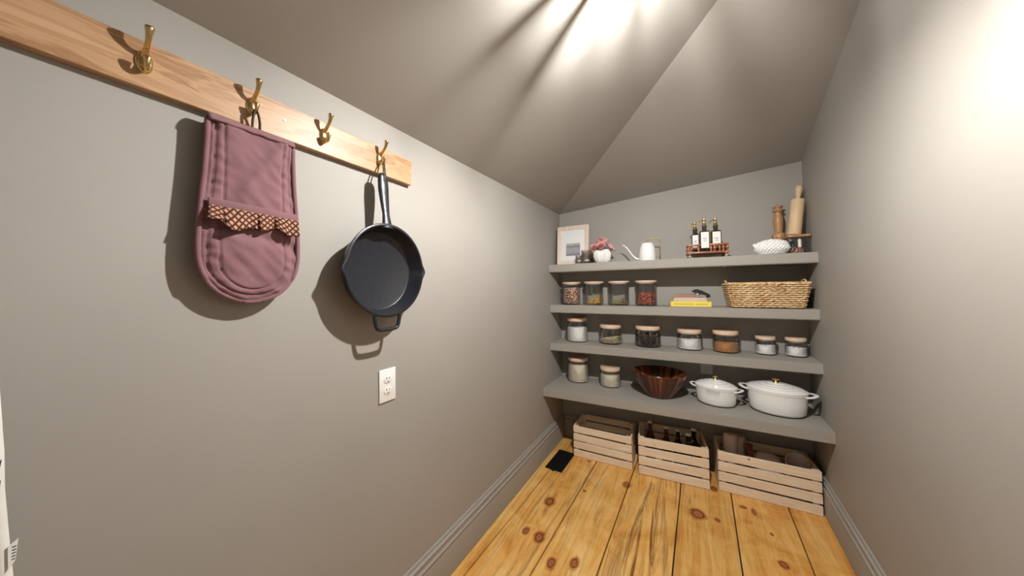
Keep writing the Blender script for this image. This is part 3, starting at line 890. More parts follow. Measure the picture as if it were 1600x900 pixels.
for i, (z, x, off, r, h, mat, what, fill, slope, sd, gs, gn, lab, nm) in enumerate(J3):
    lt = .024 if i not in (5, 6) else .018
    if i == 8: lt = .026
    p, r_, hb = jar(z, x, off, r, h, lt, 'squat', lab)
    grains(p, r, 'squat', fill, slope, sd, mat, what, gs, gn, .007 if nm in ('coarse_salt', 'fine_salt') else .0025, nm, hb, (1, .8, .35) if nm == 'rolled_oats' else (1, .7, .6), i + 20)

# ------------------------------------------------------------------ books and basket on the second shelf
def book(x0, x1, off0, off1, z0, z1, mat, label, pages='paper_cream', rz=0.0, line=None):
    w = x1 - x0; d = off1 - off0; t = z1 - z0
    c = bw((x0 + x1) / 2, (off0 + off1) / 2, z0)
    b = thing('book', label, 'book', c, ANG + rz)
    bm = B()
    box(bm, -w / 2, w / 2, -d / 2, d / 2, t - .0022, t, .0006); box(bm, -w / 2, w / 2, -d / 2, d / 2, 0, .0022, .0006)
    box(bm, -w / 2, w / 2, -d / 2 - .001, -d / 2 + .0022, 0, t, .0008)
    obj('cover', bm, mat, b, 40)
    bm = B(); box(bm, -w / 2 + .003, w / 2 - .003, -d / 2 + .0023, d / 2 - .003, .0023, t - .0023); obj('pages', bm, pages, b, 0)
    if line:
        bm = B()
        rnd = random.Random(3); x = -w / 2 + .018
        while x < w / 2 - .02:
            l = rnd.uniform(.006, .016)
            if not (.55 < (x + w / 2) / w < .62): box(bm, x, min(x + l, w / 2 - .014), -d / 2 - .0014, -d / 2 - .0009, t * .40, t * .55)
            x += l + .003
        obj('spine_title', bm, line, b, 0)
    return b
plain('title_olive', (.42, .30, .04), .6)
zb = Z2 + .0003
book(.812, 1.040, .03, .165, zb, zb + .034, 'book_yellow', 'thick yellow book at the bottom of the stack', 'paper_cream', 0, 'title_olive')
book(.826, 1.018, .035, .160, zb + .0343, zb + .0460, 'book_cream', 'cream coloured book lying on the yellow book', 'paper_cream')
book(.832, 1.012, .04, .157, zb + .0463, zb + .0590, 'book_cream', 'thin pale book second from the top of the stack', 'paper_white', .02)
book(.838, .960, .05, .150, zb + .0593, zb + .0800, 'book_brown', 'small brown dark edged book on top of the stack', 'book_brown', -.02)
tool = thing('hand_tool', 'black wedge shaped tool with chrome knob on the book stack', 'tool', bw(.975, .125, zb + .0593 + .0105), ANG)
bm = B()
pr = [(-.030, .024), (-.018, .034), (-.006, .036), (.012, .030), (.050, .008), (.052, .000), (.040, .000), (.000, .012), (-.022, .018)]
prism(bm, None, [Vector((x, -.014, z)) for x, z in pr], [Vector((x, .014, z)) for x, z in pr])
bmesh.ops.bevel(bm, geom=bm.edges[:], offset=.0015, segments=2, affect='EDGES')
obj('handle', bm, 'black_plastic', tool, 50)
tool.scale = (1.25, 1.2, 1.25)
bm = B(); lathe(bm, [(0, .0), (.007, .001), (.0125, .007), (.0125, .013), (.007, .022), (0, .023)], 20, c=(-.006, -.024, -.002)); obj('chrome_knob', bm, 'chrome', tool, 80)
bm = B(); box(bm, .034, .052, -.010, .010, -.0082, 0, .002); obj('foot', bm, 'black_plastic', tool, 40)

# wicker basket
bk = thing('wicker_basket', 'tapered straw wicker basket on the second shelf by the right wall', 'basket', bw(1.306, .133, Z2), ANG)
HB = .153
def bpt(side, s, k):
    """point on the basket side: s in 0..1 along, k in 0..1 up"""
    hw = .158 + .026 * k; hd = .085 + .017 * k
    z = .004 + (HB - .008) * k
    return {0: Vector((-hw + 2 * hw * s, -hd, z)), 1: Vector((hw, -hd + 2 * hd * s, z)), 2: Vector((hw - 2 * hw * s, hd, z)), 3: Vector((-hw, hd - 2 * hd * s, z))}[side]
nrm = [Vector((0, -1, 0)), Vector((1, 0, 0)), Vector((0, 1, 0)), Vector((-1, 0, 0))]
rnd = random.Random(5)
for side, nm in enumerate(('woven_front', 'woven_end', 'woven_back', 'woven_end')):
    bm = B(); rows = 12; cols = 11 if side in (0, 2) else 6
    for k in range(rows):
        for c in range(-1, cols + 1):
            s0 = (c + (.5 if k % 2 else 0) - .12) / cols; s1 = s0 + 1.28 / cols
            s0, s1 = max(0, s0), min(1, s1)
            if s1 - s0 < .3 / cols: continue
            kk = (k + .5) / rows; tw = rnd.uniform(-.22, .26) / rows
            a = bpt(side, s0, kk - tw); b = bpt(side, s1, kk + tw); m = (a + b) / 2 + nrm[side] * .0055
            rr = rnd.uniform(.0060, .0072)
            pts = spline([a - nrm[side] * .002, a.lerp(m, .55) + nrm[side] * .001, m, b.lerp(m, .55) + nrm[side] * .001, b - nrm[side] * .002], 2)
            n = len(pts)
            tube(bm, pts, [rr * (.45 + .55 * math.sin(PI * (i + .6) / (n + .2))) for i in range(n)], 6, flat=.9)
    o = obj(nm, bm, 'straw', bk, 70); o['kind'] = 'stuff'
bm = B()
loop = [bpt(0, 0, 1), bpt(0, .5, 1), bpt(0, 1, 1), bpt(1, .5, 1), bpt(1, 1, 1), bpt(2, .5, 1), bpt(2, 1, 1), bpt(3, .5, 1)]
tube(bm, loop, .0062, 8, True); obj('rim', bm, 'straw', bk, 60)
bm = B()
v = [bpt(0, 0, .02), bpt(0, 1, .02), bpt(2, 0, .02), bpt(2, 1, .02)]
prism(bm, None, [p for p in v], [p + Vector((0, 0, .005)) for p in v])
obj('base', bm, 'strand_dark', bk, 0)
bm = B()
for side in range(4):
    ins = [bpt(side, 0, .02), bpt(side, 1, .02), bpt(side, 1, .98), bpt(side, 0, .98)]
    prism(bm, None, [p - nrm[side] * .003 for p in ins], [p - nrm[side] * .005 for p in ins])
obj('inner_frame', bm, 'strand_dark', bk, 0)
for sx in (-1, 1):
    bm = B()
    tube(bm, spline([(sx * .182, -.035, HB - .012), (sx * .185, -.03, HB + .004), (sx * .186, -.012, HB + .012), (sx * .186, .012, HB + .012), (sx * .185, .03, HB + .004), (sx * .182, .035, HB - .012)], 4), .0052, 8)
    obj('handle', bm, 'straw', bk, 60)

# ------------------------------------------------------------------ lowest shelf: wooden bowl and casseroles
bm = B()
lathe(bm, [(0, .004), (.066, .0), (.075, .003), (.082, .012), (.112, .050), (.142, .098), (.163, .143), (.1655, .149), (.162, .152), (.156, .147), (.134, .098), (.104, .050), (.066, .018), (0, .012)], 72)
for v in bm.verts: v.co.z *= 1.07
tag(obj('salad_bowl', bm, 'acacia_bowl', None, 60, loc=bw(.735, .212, Z4)), 'dark striped acacia salad bowl on the lowest shelf', 'bowl')
def casserole(x, off, a, b, hr, rz, label):
    c = thing('casserole', label, 'casserole', bw(x, off, Z4), rz, 'white oval casseroles on the lowest shelf')
    e = b / a
    bm = B()
    lathe(bm, [(0, .004), (a * .80, .0025), (a * .88, .006), (a * .95, .018), (a, hr * .5), (a * 1.02, hr - .012), (a * 1.045, hr - .010), (a * 1.05, hr), (a * .97, hr), (a * .95, hr - .01), (a * .92, .02), (0, .010)], 64, sy=e)
    obj('pot_body', bm, 'white_enamel', c, 45)
    bm = B(); lathe(bm, [(a * .80, .0004), (a * .875, .0004), (a * .90, .004), (a * .86, .0056), (a * .80, .003)], 48, sy=e, caps=False); obj('foot_ring', bm, 'black_rim', c, 45)
    bm = B()
    lathe(bm, [(a * 1.0, hr + .0005), (a * 1.055, hr + .001), (a * 1.06, hr + .006), (a * 1.02, hr + .010), (a * .95, hr + .012), (a * .92, hr + .0165), (a * .82, hr + .020), (a * .79, hr + .0195), (a * .77, hr + .023), (a * .60, hr + .028), (a * .57, hr + .0275), (a * .55, hr + .031), (a * .36, hr + .035), (a * .33, hr + .0345), (a * .31, hr + .038), (0, hr + .041)], 64, sy=e)
    lid = obj('lid', bm, 'white_enamel', c, 30)
    bm = B(); k = a / .14
    lathe(bm, [(.016 * k, 0), (.014 * k, .004), (.008 * k, .009), (.0075 * k, .014), (.019 * k, .017), (.022 * k, .021), (.018 * k, .026), (0, .028)], 28, c=(0, 0, hr + .039))
    tag(obj('knob', bm, 'gold', lid, 60), 'polished gold lid knob')
    for s in (-1, 1):
        bm = B()
        w = b * .52; l = a * .30
        x0 = a * .94
        pts = spline([(s * x0, -w, hr - .010), (s * (x0 + l * .55), -w * .80, hr - .007), (s * (x0 + l), -w * .35, hr - .003), (s * (x0 + l * 1.06), 0, hr - .002), (s * (x0 + l), w * .35, hr - .003), (s * (x0 + l * .55), w * .80, hr - .007), (s * x0, w, hr - .010)], 5)
        tube(bm, pts, .0115 * k, 8, flat=.45)
        obj('side_handle', bm, 'white_enamel', c, 60)
    return c
casserole(1.048, .205, .104, .086, .108, -.22, 'smaller white oval casserole with gold knob beside the bowl')
casserole(1.336, .205, .129, .106, .130, -.20, 'larger white oval casserole with gold knob near the right wall')

# ------------------------------------------------------------------ top shelf
# picture frame
fr = thing('picture_frame', 'pale wood picture frame with grey landscape print on the top shelf', 'picture frame', bw(.156, .170, Z1 + .0008), ANG)
fr.rotation_euler = (-.10, 0, ANG)
W, H = .250, .312
def fbox(nm, x0, x1, y0, y1, z0, z1, mat, parent, bev=0, lab=None):
    bm = B(); box(bm, x0, x1, y0, y1, z0, z1, bev, 2); o = obj(nm, bm, mat, parent, 40)
    if lab: o['label'] = lab
    return o
fw = .032
def moulding(nm, pts):
    """mitred rail of the frame: outer edge, inner edge in x,z; with a stepped front"""
    bm = B()
    (ax, az), (bx, bz), (cx, cz), (dx, dz) = pts       # outer a-b, inner c-d
    rows = []
    for u, y in ((0, .014), (0, .0), (.12, -.006), (.38, -.006), (.45, -.002), (.80, .0), (.88, .003), (1, .004), (1, .014)):
        rows.append((Vector((ax + (dx - ax) * u, y, az + (dz - az) * u)), Vector((bx + (cx - bx) * u, y, bz + (cz - bz) * u))))
    prism(bm, None, [r[0] for r in rows], [r[1] for r in rows])
    obj(nm, bm, 'frame_wood', fr, 25)
o4 = [(-W / 2, 0), (W / 2, 0), (W / 2, H), (-W / 2, H)]
i4 = [(-W / 2 + fw, fw), (W / 2 - fw, fw), (W / 2 - fw, H - fw), (-W / 2 + fw, H - fw)]
for k in range(4):
    k2 = (k + 1) % 4
    moulding('frame_rail', [o4[k], o4[k2], i4[k2], i4[k]])
fbox('mat', -W / 2 + .02, W / 2 - .02, .0085, .0105, .02, H - .02, 'mat_board', fr, 0, 'white mat board')
bm = B(); box(bm, -.055, .055, 0, .0006, 0, .100)
pr_ = obj('print', bm, 'landscape_print', fr, 0, loc=(.002, .0075, .072)); pr_['label'] = 'grey landscape print'
fbox('glass_pane', -W / 2 + .028, W / 2 - .028, .0052, .0062, .028, H - .028, 'pane_glass', fr)
fbox('backing', -W / 2 + .012, W / 2 - .012, .0108, .0138, .012, H - .012, 'strand_dark', fr)
bm = B(); prism(bm, None, [Vector((-.02, .014, .22)), Vector((.02, .014, .22)), Vector((.03, .092, .013)), Vector((-.03, .092, .013))], [Vector((-.02, .017, .22)), Vector((.02, .017, .22)), Vector((.03, .095, .013)), Vector((-.03, .095, .013))])
obj('easel', bm, 'strand_dark', fr, 0)

# smoked glass candle holders
def holder(x, off, w, h, label):
    c = thing('candle_holder', label, 'candle holder', bw(x, off, Z1), ANG)
    bm = B()
    t = .004
    for a in ((-w / 2, w / 2, -w / 2, -w / 2 + t), (-w / 2, w / 2, w / 2 - t, w / 2), (-w / 2, -w / 2 + t, -w / 2 + t, w / 2 - t), (w / 2 - t, w / 2, -w / 2 + t, w / 2 - t)): box(bm, *a, .0005, h)
    box(bm, -w / 2 + t, w / 2 - t, -w / 2 + t, w / 2 - t, .0005, .014)
    obj('glass_cup', bm, 'smoked_glass', c, 0)
    bm = B(); lathe(bm, [(0, .0145), (w * .30, .0145), (w * .30, .030), (0, .030)], 20); obj('tealight', bm, 'cap_white', c, 40)
holder(.279, .217, .066, .098, 'larger smoked glass candle holder between the frame and vase')
holder(.221, .212, .044, .064, 'smaller smoked glass candle holder in front of the picture frame')

# ribbed vase and roses
vx, vo = .378, .165
vase = thing('ribbed_vase', 'round white ribbed vase of pink roses on the top shelf', 'vase', bw(vx, vo, Z1))
bm = B()
lathe(bm, [(0, .002), (.036, .001), (.044, .004), (.055, .022), (.0625, .050), (.061, .075), (.052, .096), (.046, .102), (.043, .101), (.050, .088), (.056, .05), (.04, .012), (0, .010)], 208, rmod=lambda a, z: 1 - .19 * max(0, 1 - abs(((a * 24 / (2 * PI)) % 1) - .5) / .22) ** .8)
obj('vase_body', bm, 'white_ceramic', vase, 60)
def petal(bm, r, h, a, spread, curl, w):
    """one cupped petal wrapping round the axis, its lip curling out"""
    n, m = 8, 7; G = []
    for j in range(m + 1):
        t = j / m; row = []
        for i in range(n + 1):
            u = -1 + 2 * i / n
            th = a + u * w
            rr = r * math.sin(min(1.0, .16 + t * .95) * PI / 2) ** .8 + spread * t ** 3 + curl * max(0, t - .72) * 3.2
            z = h * t * (1 - .22 * u * u * t) - curl * max(0, t - .82) * 3.5
            row.append(bm.verts.new((rr * math.cos(th), rr * math.sin(th), z)))
        G.append(row)
    for j in range(m):
        for i in range(n): bm.faces.new((G[j][i], G[j][i + 1], G[j + 1][i + 1], G[j + 1][i]))
def make_rose(label):
    r = thing('rose', label, 'flower', (0, 0, 0), 0, 'pink roses in the ribbed vase')
    a = 0
    for q, (rad, h, sp, cu, w, cnt) in enumerate(((.0045, .030, .000, .000, 1.5, 2), (.0090, .031, .001, .001, 1.2, 3), (.0145, .030, .002, .0022, 1.0, 3), (.0200, .028, .001, .0020, .95, 4), (.0250, .026, .001, .0028, .95, 5))):
        for k in range(cnt):
            a += 2 * PI / cnt + .35
            bm = B(); petal(bm, rad, h, a, sp, cu, w)
            o = obj('petal', bm, 'rose_deep' if q < 2 else 'rose_pink', r, 180)
            s = o.modifiers.new('thickness', 'SOLIDIFY'); s.thickness = .0008
    bm = B(); tube(bm, [(0, 0, .004), (0, 0, -.03)], .002, 6); obj('stem', bm, 'leaf_green', r, 60)
    for k in range(2):
        bm = B()
        aa = 1.2 + 3.3 * k; d = Vector((math.cos(aa), math.sin(aa), 0)); s = Vector((-d.y, d.x, 0))
        v = [bm.verts.new(p) for p in (d * .004 + Vector((0, 0, -.008)), d * .020 + s * .011 + Vector((0, 0, -.008)), d * .042 + Vector((0, 0, -.014)), d * .020 - s * .011 + Vector((0, 0, -.008)))]
        bm.faces.new(v); o = obj('leaf', bm, 'leaf_green', r, 180)
        sdm = o.modifiers.new('thickness', 'SOLIDIFY'); sdm.thickness = .0008
    return r
vb = bw(vx, vo, Z1)
spots = [((.004, -.034, .112), (.95, 0, .1), 1.25, 'largest pink rose facing forward at the middle of the vase'),
         ((-.046, -.012, .108), (.60, -.75, .8), 1.2, 'deep pink rose drooping over the smoked glass candle holder'),
         ((.050, -.010, .112), (.6, .75, 1.7), .9, 'small pink rose at the right side of the vase'),
         ((-.026, .0, .146), (.45, -.40, 2.2), 1.05, 'pink rose at the upper left of the bouquet'),
         ((.026, .008, .148), (.40, .45, 3.0), 1.05, 'pink rose at the upper right of the bouquet'),
         ((-.010, .042, .130), (-.7, 0, .4), 1.0, 'pink rose at the back of the bouquet by the wall'),
         ((.000, .006, .166), (.30, .05, 1.3), 1.0, 'pink rose crowning the top of the bouquet'),
         ((.066, .022, .100), (.3, 1.1, 1.0), .62, 'tiny pink rosebud sticking out right of the vase')]
r0 = make_rose(spots[0][3]); r0.location = vb + Vector(spots[0][0]); r0.rotation_euler = spots[0][1]; r0.scale = (spots[0][2],) * 3
for pz, rt, sc, lb in spots[1:]: dup(r0, vb + Vector(pz), None, lb, rt, sc)

# watering can
wc = thing('watering_can', 'small white watering can with thin curved spout and tan handle', 'watering can', bw(.680, .14, Z1), ANG)
bm = B(); lathe(bm, [(0, .001), (.053, .001), (.0545, .004), (.0530, .050), (.0505, .085), (.044, .108), (.038, .124), (.036, .128), (.034, .128), (.040, .108), (.047, .08), (.05, .006), (0, .005)], 48)
obj('can_body', bm, 'white_enamel', wc, 50)
bm = B()
sp = spline([(-.048, -.004, .018), (-.070, -.006, .022), (-.095, -.006, .046), (-.120, -.006, .086), (-.142, -.006, .114), (-.162, -.006, .128)], 6)
n = len(sp); tube(bm, sp, [.0058 - .0026 * i / (n - 1) for i in range(n)], 10); obj('spout', bm, 'white_enamel', wc, 60)
bm = B()
tube(bm, spline([(-.010, 0, .127), (-.004, 0, .148), (.012, 0, .154), (.055, 0, .157), (.076, 0, .150), (.080, 0, .130), (.079, 0, .060), (.074, 0, .034), (.050, 0, .030)], 6), .0036, 8)
tag(obj('handle', bm, 'tan_metal', wc, 60), 'thin squared tan metal handle')

# tray with spindles and three soap bottles
tr = thing('spindle_tray', 'small reddish wood tray with turned spindle gallery and feet', 'tray', bw(1.026, .182, Z1), ANG)
bm = B(); box(bm, -.112, .112, -.060, .060, .026, .038, .003, 2); obj('tray_base', bm, 'tray_wood', tr, 40)
for sx in (-1, 1):
    for sy in (-1, 1):
        bm = B(); lathe(bm, [(0, 0), (.008, 0), (.012, .006), (.012, .014), (.007, .020), (.010, .0258), (0, .0258)], 14, c=(sx * .095, sy * .046, 0)); obj('foot', bm, 'chrome' if sy < 0 else 'tray_wood', tr, 60)
sx_ = [(x, -.050) for x in (-.100, -.085, -.048, .018, .036, .062, .080, .100)] + [(x, .050) for x in (-.100, -.05, 0, .05, .100)] + [(s * .104, y) for s in (-1, 1) for y in (-.02, .02)]
sp0 = None
for x, y in sx_:
    if sp0 is None:
        bm = B(); lathe(bm, [(0, 0), (.0060, 0), (.0060, .005), (.0036, .008), (.0080, .016), (.0085, .021), (.0042, .030), (.0065, .037), (0, .037)], 12)
        sp0 = obj('spindle', bm, 'tray_wood', tr, 60, loc=(x, y, .038))
    else:
        s = bpy.data.objects.new('spindle', sp0.data); COL.objects.link(s); s.parent = tr; s.location = (x, y, .038)
for a in ((-.108, -.036, -.057, -.043), (.008, .108, -.057, -.043), (-.108, .108, .043, .057), (-.110, -.098, -.043, .043), (.098, .110, -.043, .043)):
    bm = B(); box(bm, *a, .0750, .0860, .003, 2); obj('gallery_rail', bm, 'tray_wood', tr, 40)
def soap(lx, ly, w, h, label, rz=0):
    base = bw(1.026, .182, Z1 + .0383) + Vector((lx, ly + lx * TA, 0))
    s = thing('soap_bottle', label, 'soap bottle', base, ANG + rz, 'pump soap bottles on the spindle tray')
    bm = B(); box(bm, -w / 2, w / 2, -w / 2, w / 2, 0, h, .006, 3); obj('glass_body', bm, 'amber_glass', s, 50)
    bm = B(); lathe(bm, [(.011, h - .001), (.0105, h + .010), (.0095, h + .012), (0, h + .012)], 16, caps=False); obj('neck', bm, 'amber_glass', s, 50)
    bm = B(); lathe(bm, [(0, h + .010), (.0125, h + .010), (.0125, h + .026), (.011, h + .028), (0, h + .028)], 20); obj('collar', bm, 'print_dark', s, 40)
    bm = B(); lathe(bm, [(0, h + .028), (.0175, h + .028), (.014, h + .034), (.009, h + .050), (.0065, h + .060), (.0095, h + .064), (.0090, h + .076), (0, h + .078)], 20)
    tube(bm, spline([(0, 0, h + .072), (-.012, -.002, h + .070), (-.026, -.004, h + .060), (-.034, -.005, h + .050)], 4), .0040, 8)
    obj('pump_head', bm, 'brass', s, 60)
    bm = B(); box(bm, -w * .40, w * .40, -w / 2 - .0011, -w / 2 - .0003, h * .18, h * .93); lb = obj('paper_label', bm, 'paper_white', s, 0)
    bm = B()
    for k, (z, l) in enumerate(((.62, .24), (.56, .16), (.49, .20))): box(bm, -w * l, w * l, -w / 2 - .0014, -w / 2 - .0011, h * z, h * z + .0035)
    obj('label_print', bm, 'print_ink', lb, 0)
soap(-.060, .010, .040, .122, 'narrow pump soap bottle at the left of the spindle tray')
soap(-.010, -.006, .052, .136, 'pump soap bottle with the largest white label in mid tray')
soap(.050, .004, .052, .134, 'pump soap bottle at the right of the spindle tray', .05)

# white basket-textured teapot, pepper mill, glass box and rolling pin
tp = thing('teapot', 'low white teapot with woven texture and short spout on the top shelf', 'teapot', bw(1.346, .17, Z1), ANG)
bm = B()
tprof = [(.058, .004), (.066, .013), (.0735, .023), (.0785, .032), (.0790, .040), (.0770, .050), (.0735, .060), (.0690, .070), (.064, .079)]
pp = []
for k in range(33):
    q_ = k / 32 * 8; i_ = min(7, int(q_)); f_ = q_ - i_
    pp.append((tprof[i_][0] * (1 - f_) + tprof[i_ + 1][0] * f_, tprof[i_][1] * (1 - f_) + tprof[i_ + 1][1] * f_))
lathe(bm, [(0, .003), (.052, .001)] + pp + [(.052, .083), (0, .084)], 208,
      rmod=lambda a, z: 1 + (.055 * math.cos(26 * a + PI * math.floor((z - .004) / .0094)) * abs(math.sin(PI * (z - .004) / .0094)) if .003 < z < .08 else 0))
obj('pot_body', bm, 'white_ceramic', tp, 30)
bm = B(); tube(bm, [(-.066, -.01, .045), (-.078, -.012, .056), (-.086, -.013, .070)], [.016, .012, .009], 14, flat=.9); obj('spout', bm, 'white_ceramic', tp, 60)
bm = B(); lathe(bm, [(.050, .0825), (.050, .087), (.030, .092), (.008, .094), (.007, .0965), (0, .0965)], 32); obj('lid', bm, 'white_ceramic', tp, 40)
bm = B(); tube(bm, spline([(.070, -.01, .058), (.088, -.012, .070), (.094, -.012, .058), (.086, -.012, .036), (.072, -.01, .028)], 4), .006, 8); obj('handle', bm, 'black_plastic', tp, 60)
pm = thing('pepper_mill', 'tall turned brown wooden pepper mill behind the white teapot', 'pepper mill', bw(1.402, .060, Z1))
bm = B(); lathe(bm, [(0, 0), (.033, 0), (.034, .01), (.029, .06), (.031, .104), (.0345, .108), (.0345, .128), (.029, .136), (.0200, .144), (.0190, .156), (.0245, .196), (.0250, .218), (.0220, .248), (.0170, .268), (.0180, .272), (0, .272)], 36); obj('mill_body', bm, 'mill_wood', pm, 50)
bm = B(); lathe(bm, [(0, .2723), (.022, .2723), (.0265, .277), (.0255, .283), (.019, .288), (.019, .297), (.0255, .301), (.0255, .307), (.016, .312), (0, .313)], 32); obj('mill_cap', bm, 'mill_wood', pm, 50)
gb = thing('glass_box', 'clear glass box with wooden lid below the rolling pin', 'glass box', bw(1.470, .120, Z1), ANG - .02)
w = .092; d = .085; h = .100; t = .003
bm = B()
for a in ((-w / 2, w / 2, -d / 2, -d / 2 + t), (-w / 2, w / 2, d / 2 - t, d / 2), (-w / 2, -w / 2 + t, -d / 2 + t, d / 2 - t), (w / 2 - t, w / 2, -d / 2 + t, d / 2 - t)): box(bm, *a, .0005, h)
box(bm, -w / 2 + t, w / 2 - t, -d / 2 + t, d / 2 - t, .0005, .005)
obj('glass_wall', bm, 'clear_glass', gb, 0)
bm = B(); box(bm, -w / 2 - .002, w / 2 + .002, -d / 2 - .002, d / 2 + .002, h + .0003, h + .0135, .002, 2); obj('lid', bm, 'mill_wood', gb, 40)
q = bw(1.470, .120, Z1 + .0056)
bm = B(); lathe(bm, [(0, -.006), (.018, -.006), (.021, 0), (.018, .006), (.008, .006), (.006, .003), (0, .003)], 24, M=Matrix.Rotation(PI / 2 - .2, 4, 'X'))
tag(obj('clay_disc', bm, 'pink_clay', None, 50, loc=q + Vector((-.020, -.012, .0215))), 'round pinkish disc inside the glass box', 'disc')
tb_ = thing('small_tube', 'small white and red tube standing in the glass box', 'tube', q + Vector((.008, -.018, 0)))
bm = B(); lathe(bm, [(0, 0), (.0085, 0), (.0085, .035), (0, .035)], 16); obj('tube_base', bm, 'tube_red', tb_, 40)
bm = B(); lathe(bm, [(0, .0353), (.008, .0353), (.008, .078), (.004, .084), (0, .084)], 16); obj('tube_top', bm, 'cap_white', tb_, 40)
# rolling pin leaning in the corner
rp = thing('rolling_pin', 'pale wooden rolling pin standing on the glass box in the corner', 'rolling pin', bw(1.4600, .118, Z1 + .1172))
rp.rotation_euler = (-.04, .115, 0)
bm = B(); lathe(bm, [(0, 0), (.029, 0), (.031, .004), (.031, .208), (.029, .212), (0, .212)], 36); obj('roller', bm, 'pale_wood', rp, 50)
bm = B(); lathe(bm, [(0, .2123), (.012, .2123), (.010, .225), (.012, .238), (.0165, .262), (.0175, .275), (.0155, .288), (.010, .296), (0, .298)], 24); obj('handle', bm, 'pale_wood', rp, 60)
bm = B(); lathe(bm, [(0, .298), (.0022, .298), (.0022, .306), (0, .307)], 8); obj('axle_tip', bm, 'tan_metal', rp, 60)
# little chrome dome added for a small bright spot under the top shelf
bm = B(); lathe(bm, [(0, 0), (.004, 0), (.004, -.003), (.0025, -.006), (0, -.007)], 12)
tag(obj('shelf_fitting', bm, 'chrome', None, 60, loc=bw(1.112, .235, Z1 - .0590)), 'tiny shiny chrome dome under the top shelf below the spindle tray', 'screw')

# ------------------------------------------------------------------ printed cloth at the doorway side
cl = thing('printed_cloth', 'white cloth with navy print hanging at the left edge beside the hook rail', 'cloth', (0, -2.64, .45))
bm = B(); uvl = bm.loops.layers.uv.new('UVMap')
edge = [(0.0, -2.497), (.20, -2.505), (.36, -2.5115), (.40, -2.5145), (.44, -2.5172), (.50, -2.521), (.56, -2.5225), (.575, -2.5236), (.62, -2.526), (.665, -2.5285), (.78, -2.545), (.95, -2.575), (1.15, -2.60)]
nu, nv = 30, 60; G = []
for j in range(nv + 1):
    z = 1.15 * j / nv
    ye = interp([a for a, b in edge], [b for a, b in edge], z) + 2.64
    y0 = -.10 - .25 * (1 - j / nv)
    row = []
    for i in range(nu + 1):
        s = i / nu
        y = y0 + (ye - y0) * s
        x = .045 + (1 - j / nv) * .012 * math.sin(s * 17 + 1) + .008 * noise.noise((s * 5, z * 3, 0))
        if s > .95: x = .050
        row.append(bm.verts.new((x, y, z)))
    G.append(row)
for j in range(nv):
    for i in range(nu): bm.faces.new((G[j][i], G[j][i + 1], G[j + 1][i + 1], G[j + 1][i]))
o = obj('cloth_panel', bm, 'white_cotton', cl, 180)
sdm = o.modifiers.new('thickness', 'SOLIDIFY'); sdm.thickness = .003
bm = B()
for (z0, z1, ya, yb) in ((.455, .515, -.012, -.0045), (.47, .53, -.019, -.010), (.50, .545, -.010, -.0035), (.43, .47, -.017, -.012), (.30, .35, -.02, .004), (.56, .60, -.045, -.03), (.36, .42, -.06, -.03)):
    yy = lambda z: interp([a for a, b in edge], [b for a, b in edge], z) + 2.64
    pts = [Vector((.0545, yy(z0) + ya - .003, z0)), Vector((.0545, yy(z0) + ya + .002, z0)), Vector((.0545, yy(z1) + yb + .0015, z1)), Vector((.0545, yy(z1) + yb - .005, z1 - .008))]
    prism(bm, None, pts, [p + Vector((.0007, 0, 0)) for p in pts])
obj('navy_print', bm, 'print_dark', o, 0)
bm = B()
pts = [Vector((.052, .1235, .378)), Vector((.052, .1292, .390)), Vector((.052, .1312, .421)), Vector((.052, .1225, .413))]
prism(bm, None, pts, [p + Vector((.0006, 0, 0)) for p in pts])
ct = obj('care_tag', bm, 'paper_white', cl, 0); ct['label'] = 'small white care tag with tiny print'
bm = B()
for k in range(5):
    z = .392 + k * .0045
    box(bm, .0527, .0530, .1262, .1290 + .0002 * k, z, z + .0014)
obj('tag_print', bm, 'print_dark', ct, 0)
bm = B(); tube(bm, spline([(.045, -.07, 1.149), (.040, -.06, 1.20), (.034, -.045, 1.226), (.030, -.035, 1.20), (.045, -.04, 1.149)], 5), .003, 6); obj('hanging_loop', bm, 'white_cotton', cl, 60)

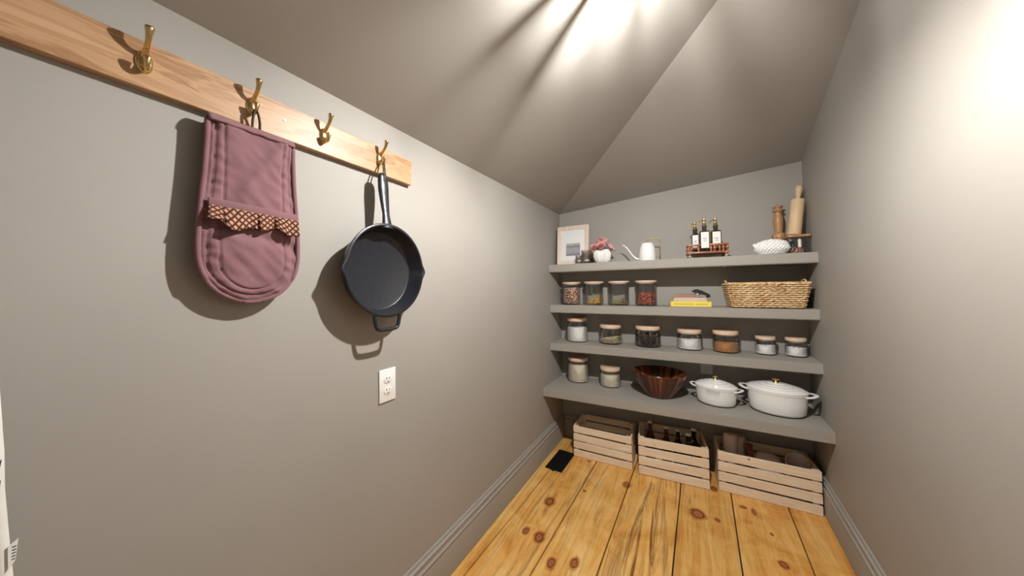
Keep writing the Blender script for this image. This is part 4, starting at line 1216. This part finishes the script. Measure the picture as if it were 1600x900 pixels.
# ------------------------------------------------------------------ ceiling lamp (just above the frame): canopy, socket, bulb, added slotted light baffle
lx, ly, lz = LAMP_POS
zc = zleft(lx, ly)
lamp = thing('ceiling_lamp', 'small ceiling lamp with bulb and added light baffle above the shelves', 'lamp', (lx, ly, lz))
Mn = Matrix.Rotation(-math.atan(.475), 4, 'Y')
bm = B(); lathe(bm, [(0, 0), (.060, 0), (.060, -.006), (.052, -.016), (.020, -.022), (0, -.022)], 32, M=Matrix.Translation((0, 0, zc - lz - .001)) @ Mn); obj('canopy', bm, 'brass', lamp, 50)
bm = B(); lathe(bm, [(0, zc - lz - .015), (.016, zc - lz - .015), (.018, .018), (.011, .010), (0, .010)], 20); obj('socket', bm, 'brass', lamp, 50)
bm = B(); lathe(bm, [(0, .010), (.008, .009), (.012, .004), (.016, -.006), (.016, -.014), (.012, -.021), (.006, -.025), (0, -.026)], 24); obj('bulb', bm, 'lit_bulb', lamp, 180)
bm = B(); lathe(bm, [(0, .062), (.060, .060), (.062, .064), (.030, .074), (0, .076)], 40); obj('baffle_top', bm, 'brass', lamp, 50)
rnd = random.Random(12)
a = 0.0
while a < 2 * PI - .2:  # invented bars: gaps and lower edges shaped to streak and dim the ceiling
    wd = rnd.uniform(.16, .34) * (1.0 if .3 < a < 2.2 else 2.2)
    bm = B()
    r0_, r1_ = .056, .062
    c0, c1 = a, a + wd
    pts = [Vector((r * math.cos(t), r * math.sin(t), 0)) for r, t in ((r0_, c0), (r1_, c0), (r1_, c1), (r0_, c1))]
    prism(bm, None, [p + Vector((0, 0, -.023 + .013 * max(0, math.sin(a + wd / 2)) ** 4 - .004 * max(0, math.cos(a + wd / 2)))) for p in pts], [p + Vector((0, 0, .060)) for p in pts])
    obj('baffle_bar', bm, 'brass', lamp, 0)
    a += wd + rnd.uniform(.04, .13) * (1.6 if .3 < a < 2.2 else 1.0)
for zz_ in (0, .060):
    bm = B(); tube(bm, [(.059 * math.cos(2 * PI * k / 40), .059 * math.sin(2 * PI * k / 40), zz_ if zz_ else -.023 + .013 * max(0, math.sin(2 * PI * k / 40)) ** 4 - .004 * max(0, math.cos(2 * PI * k / 40))) for k in range(40)], .0028, 6, True); obj('baffle_ring', bm, 'brass', lamp, 60)
for k in range(3):
    a = 2 * PI * k / 3
    bm = B(); tube(bm, [(.012 * math.cos(a), .012 * math.sin(a), .050), (.058 * math.cos(a), .058 * math.sin(a), .060)], .0022, 6); obj('baffle_arm', bm, 'brass', lamp, 60)
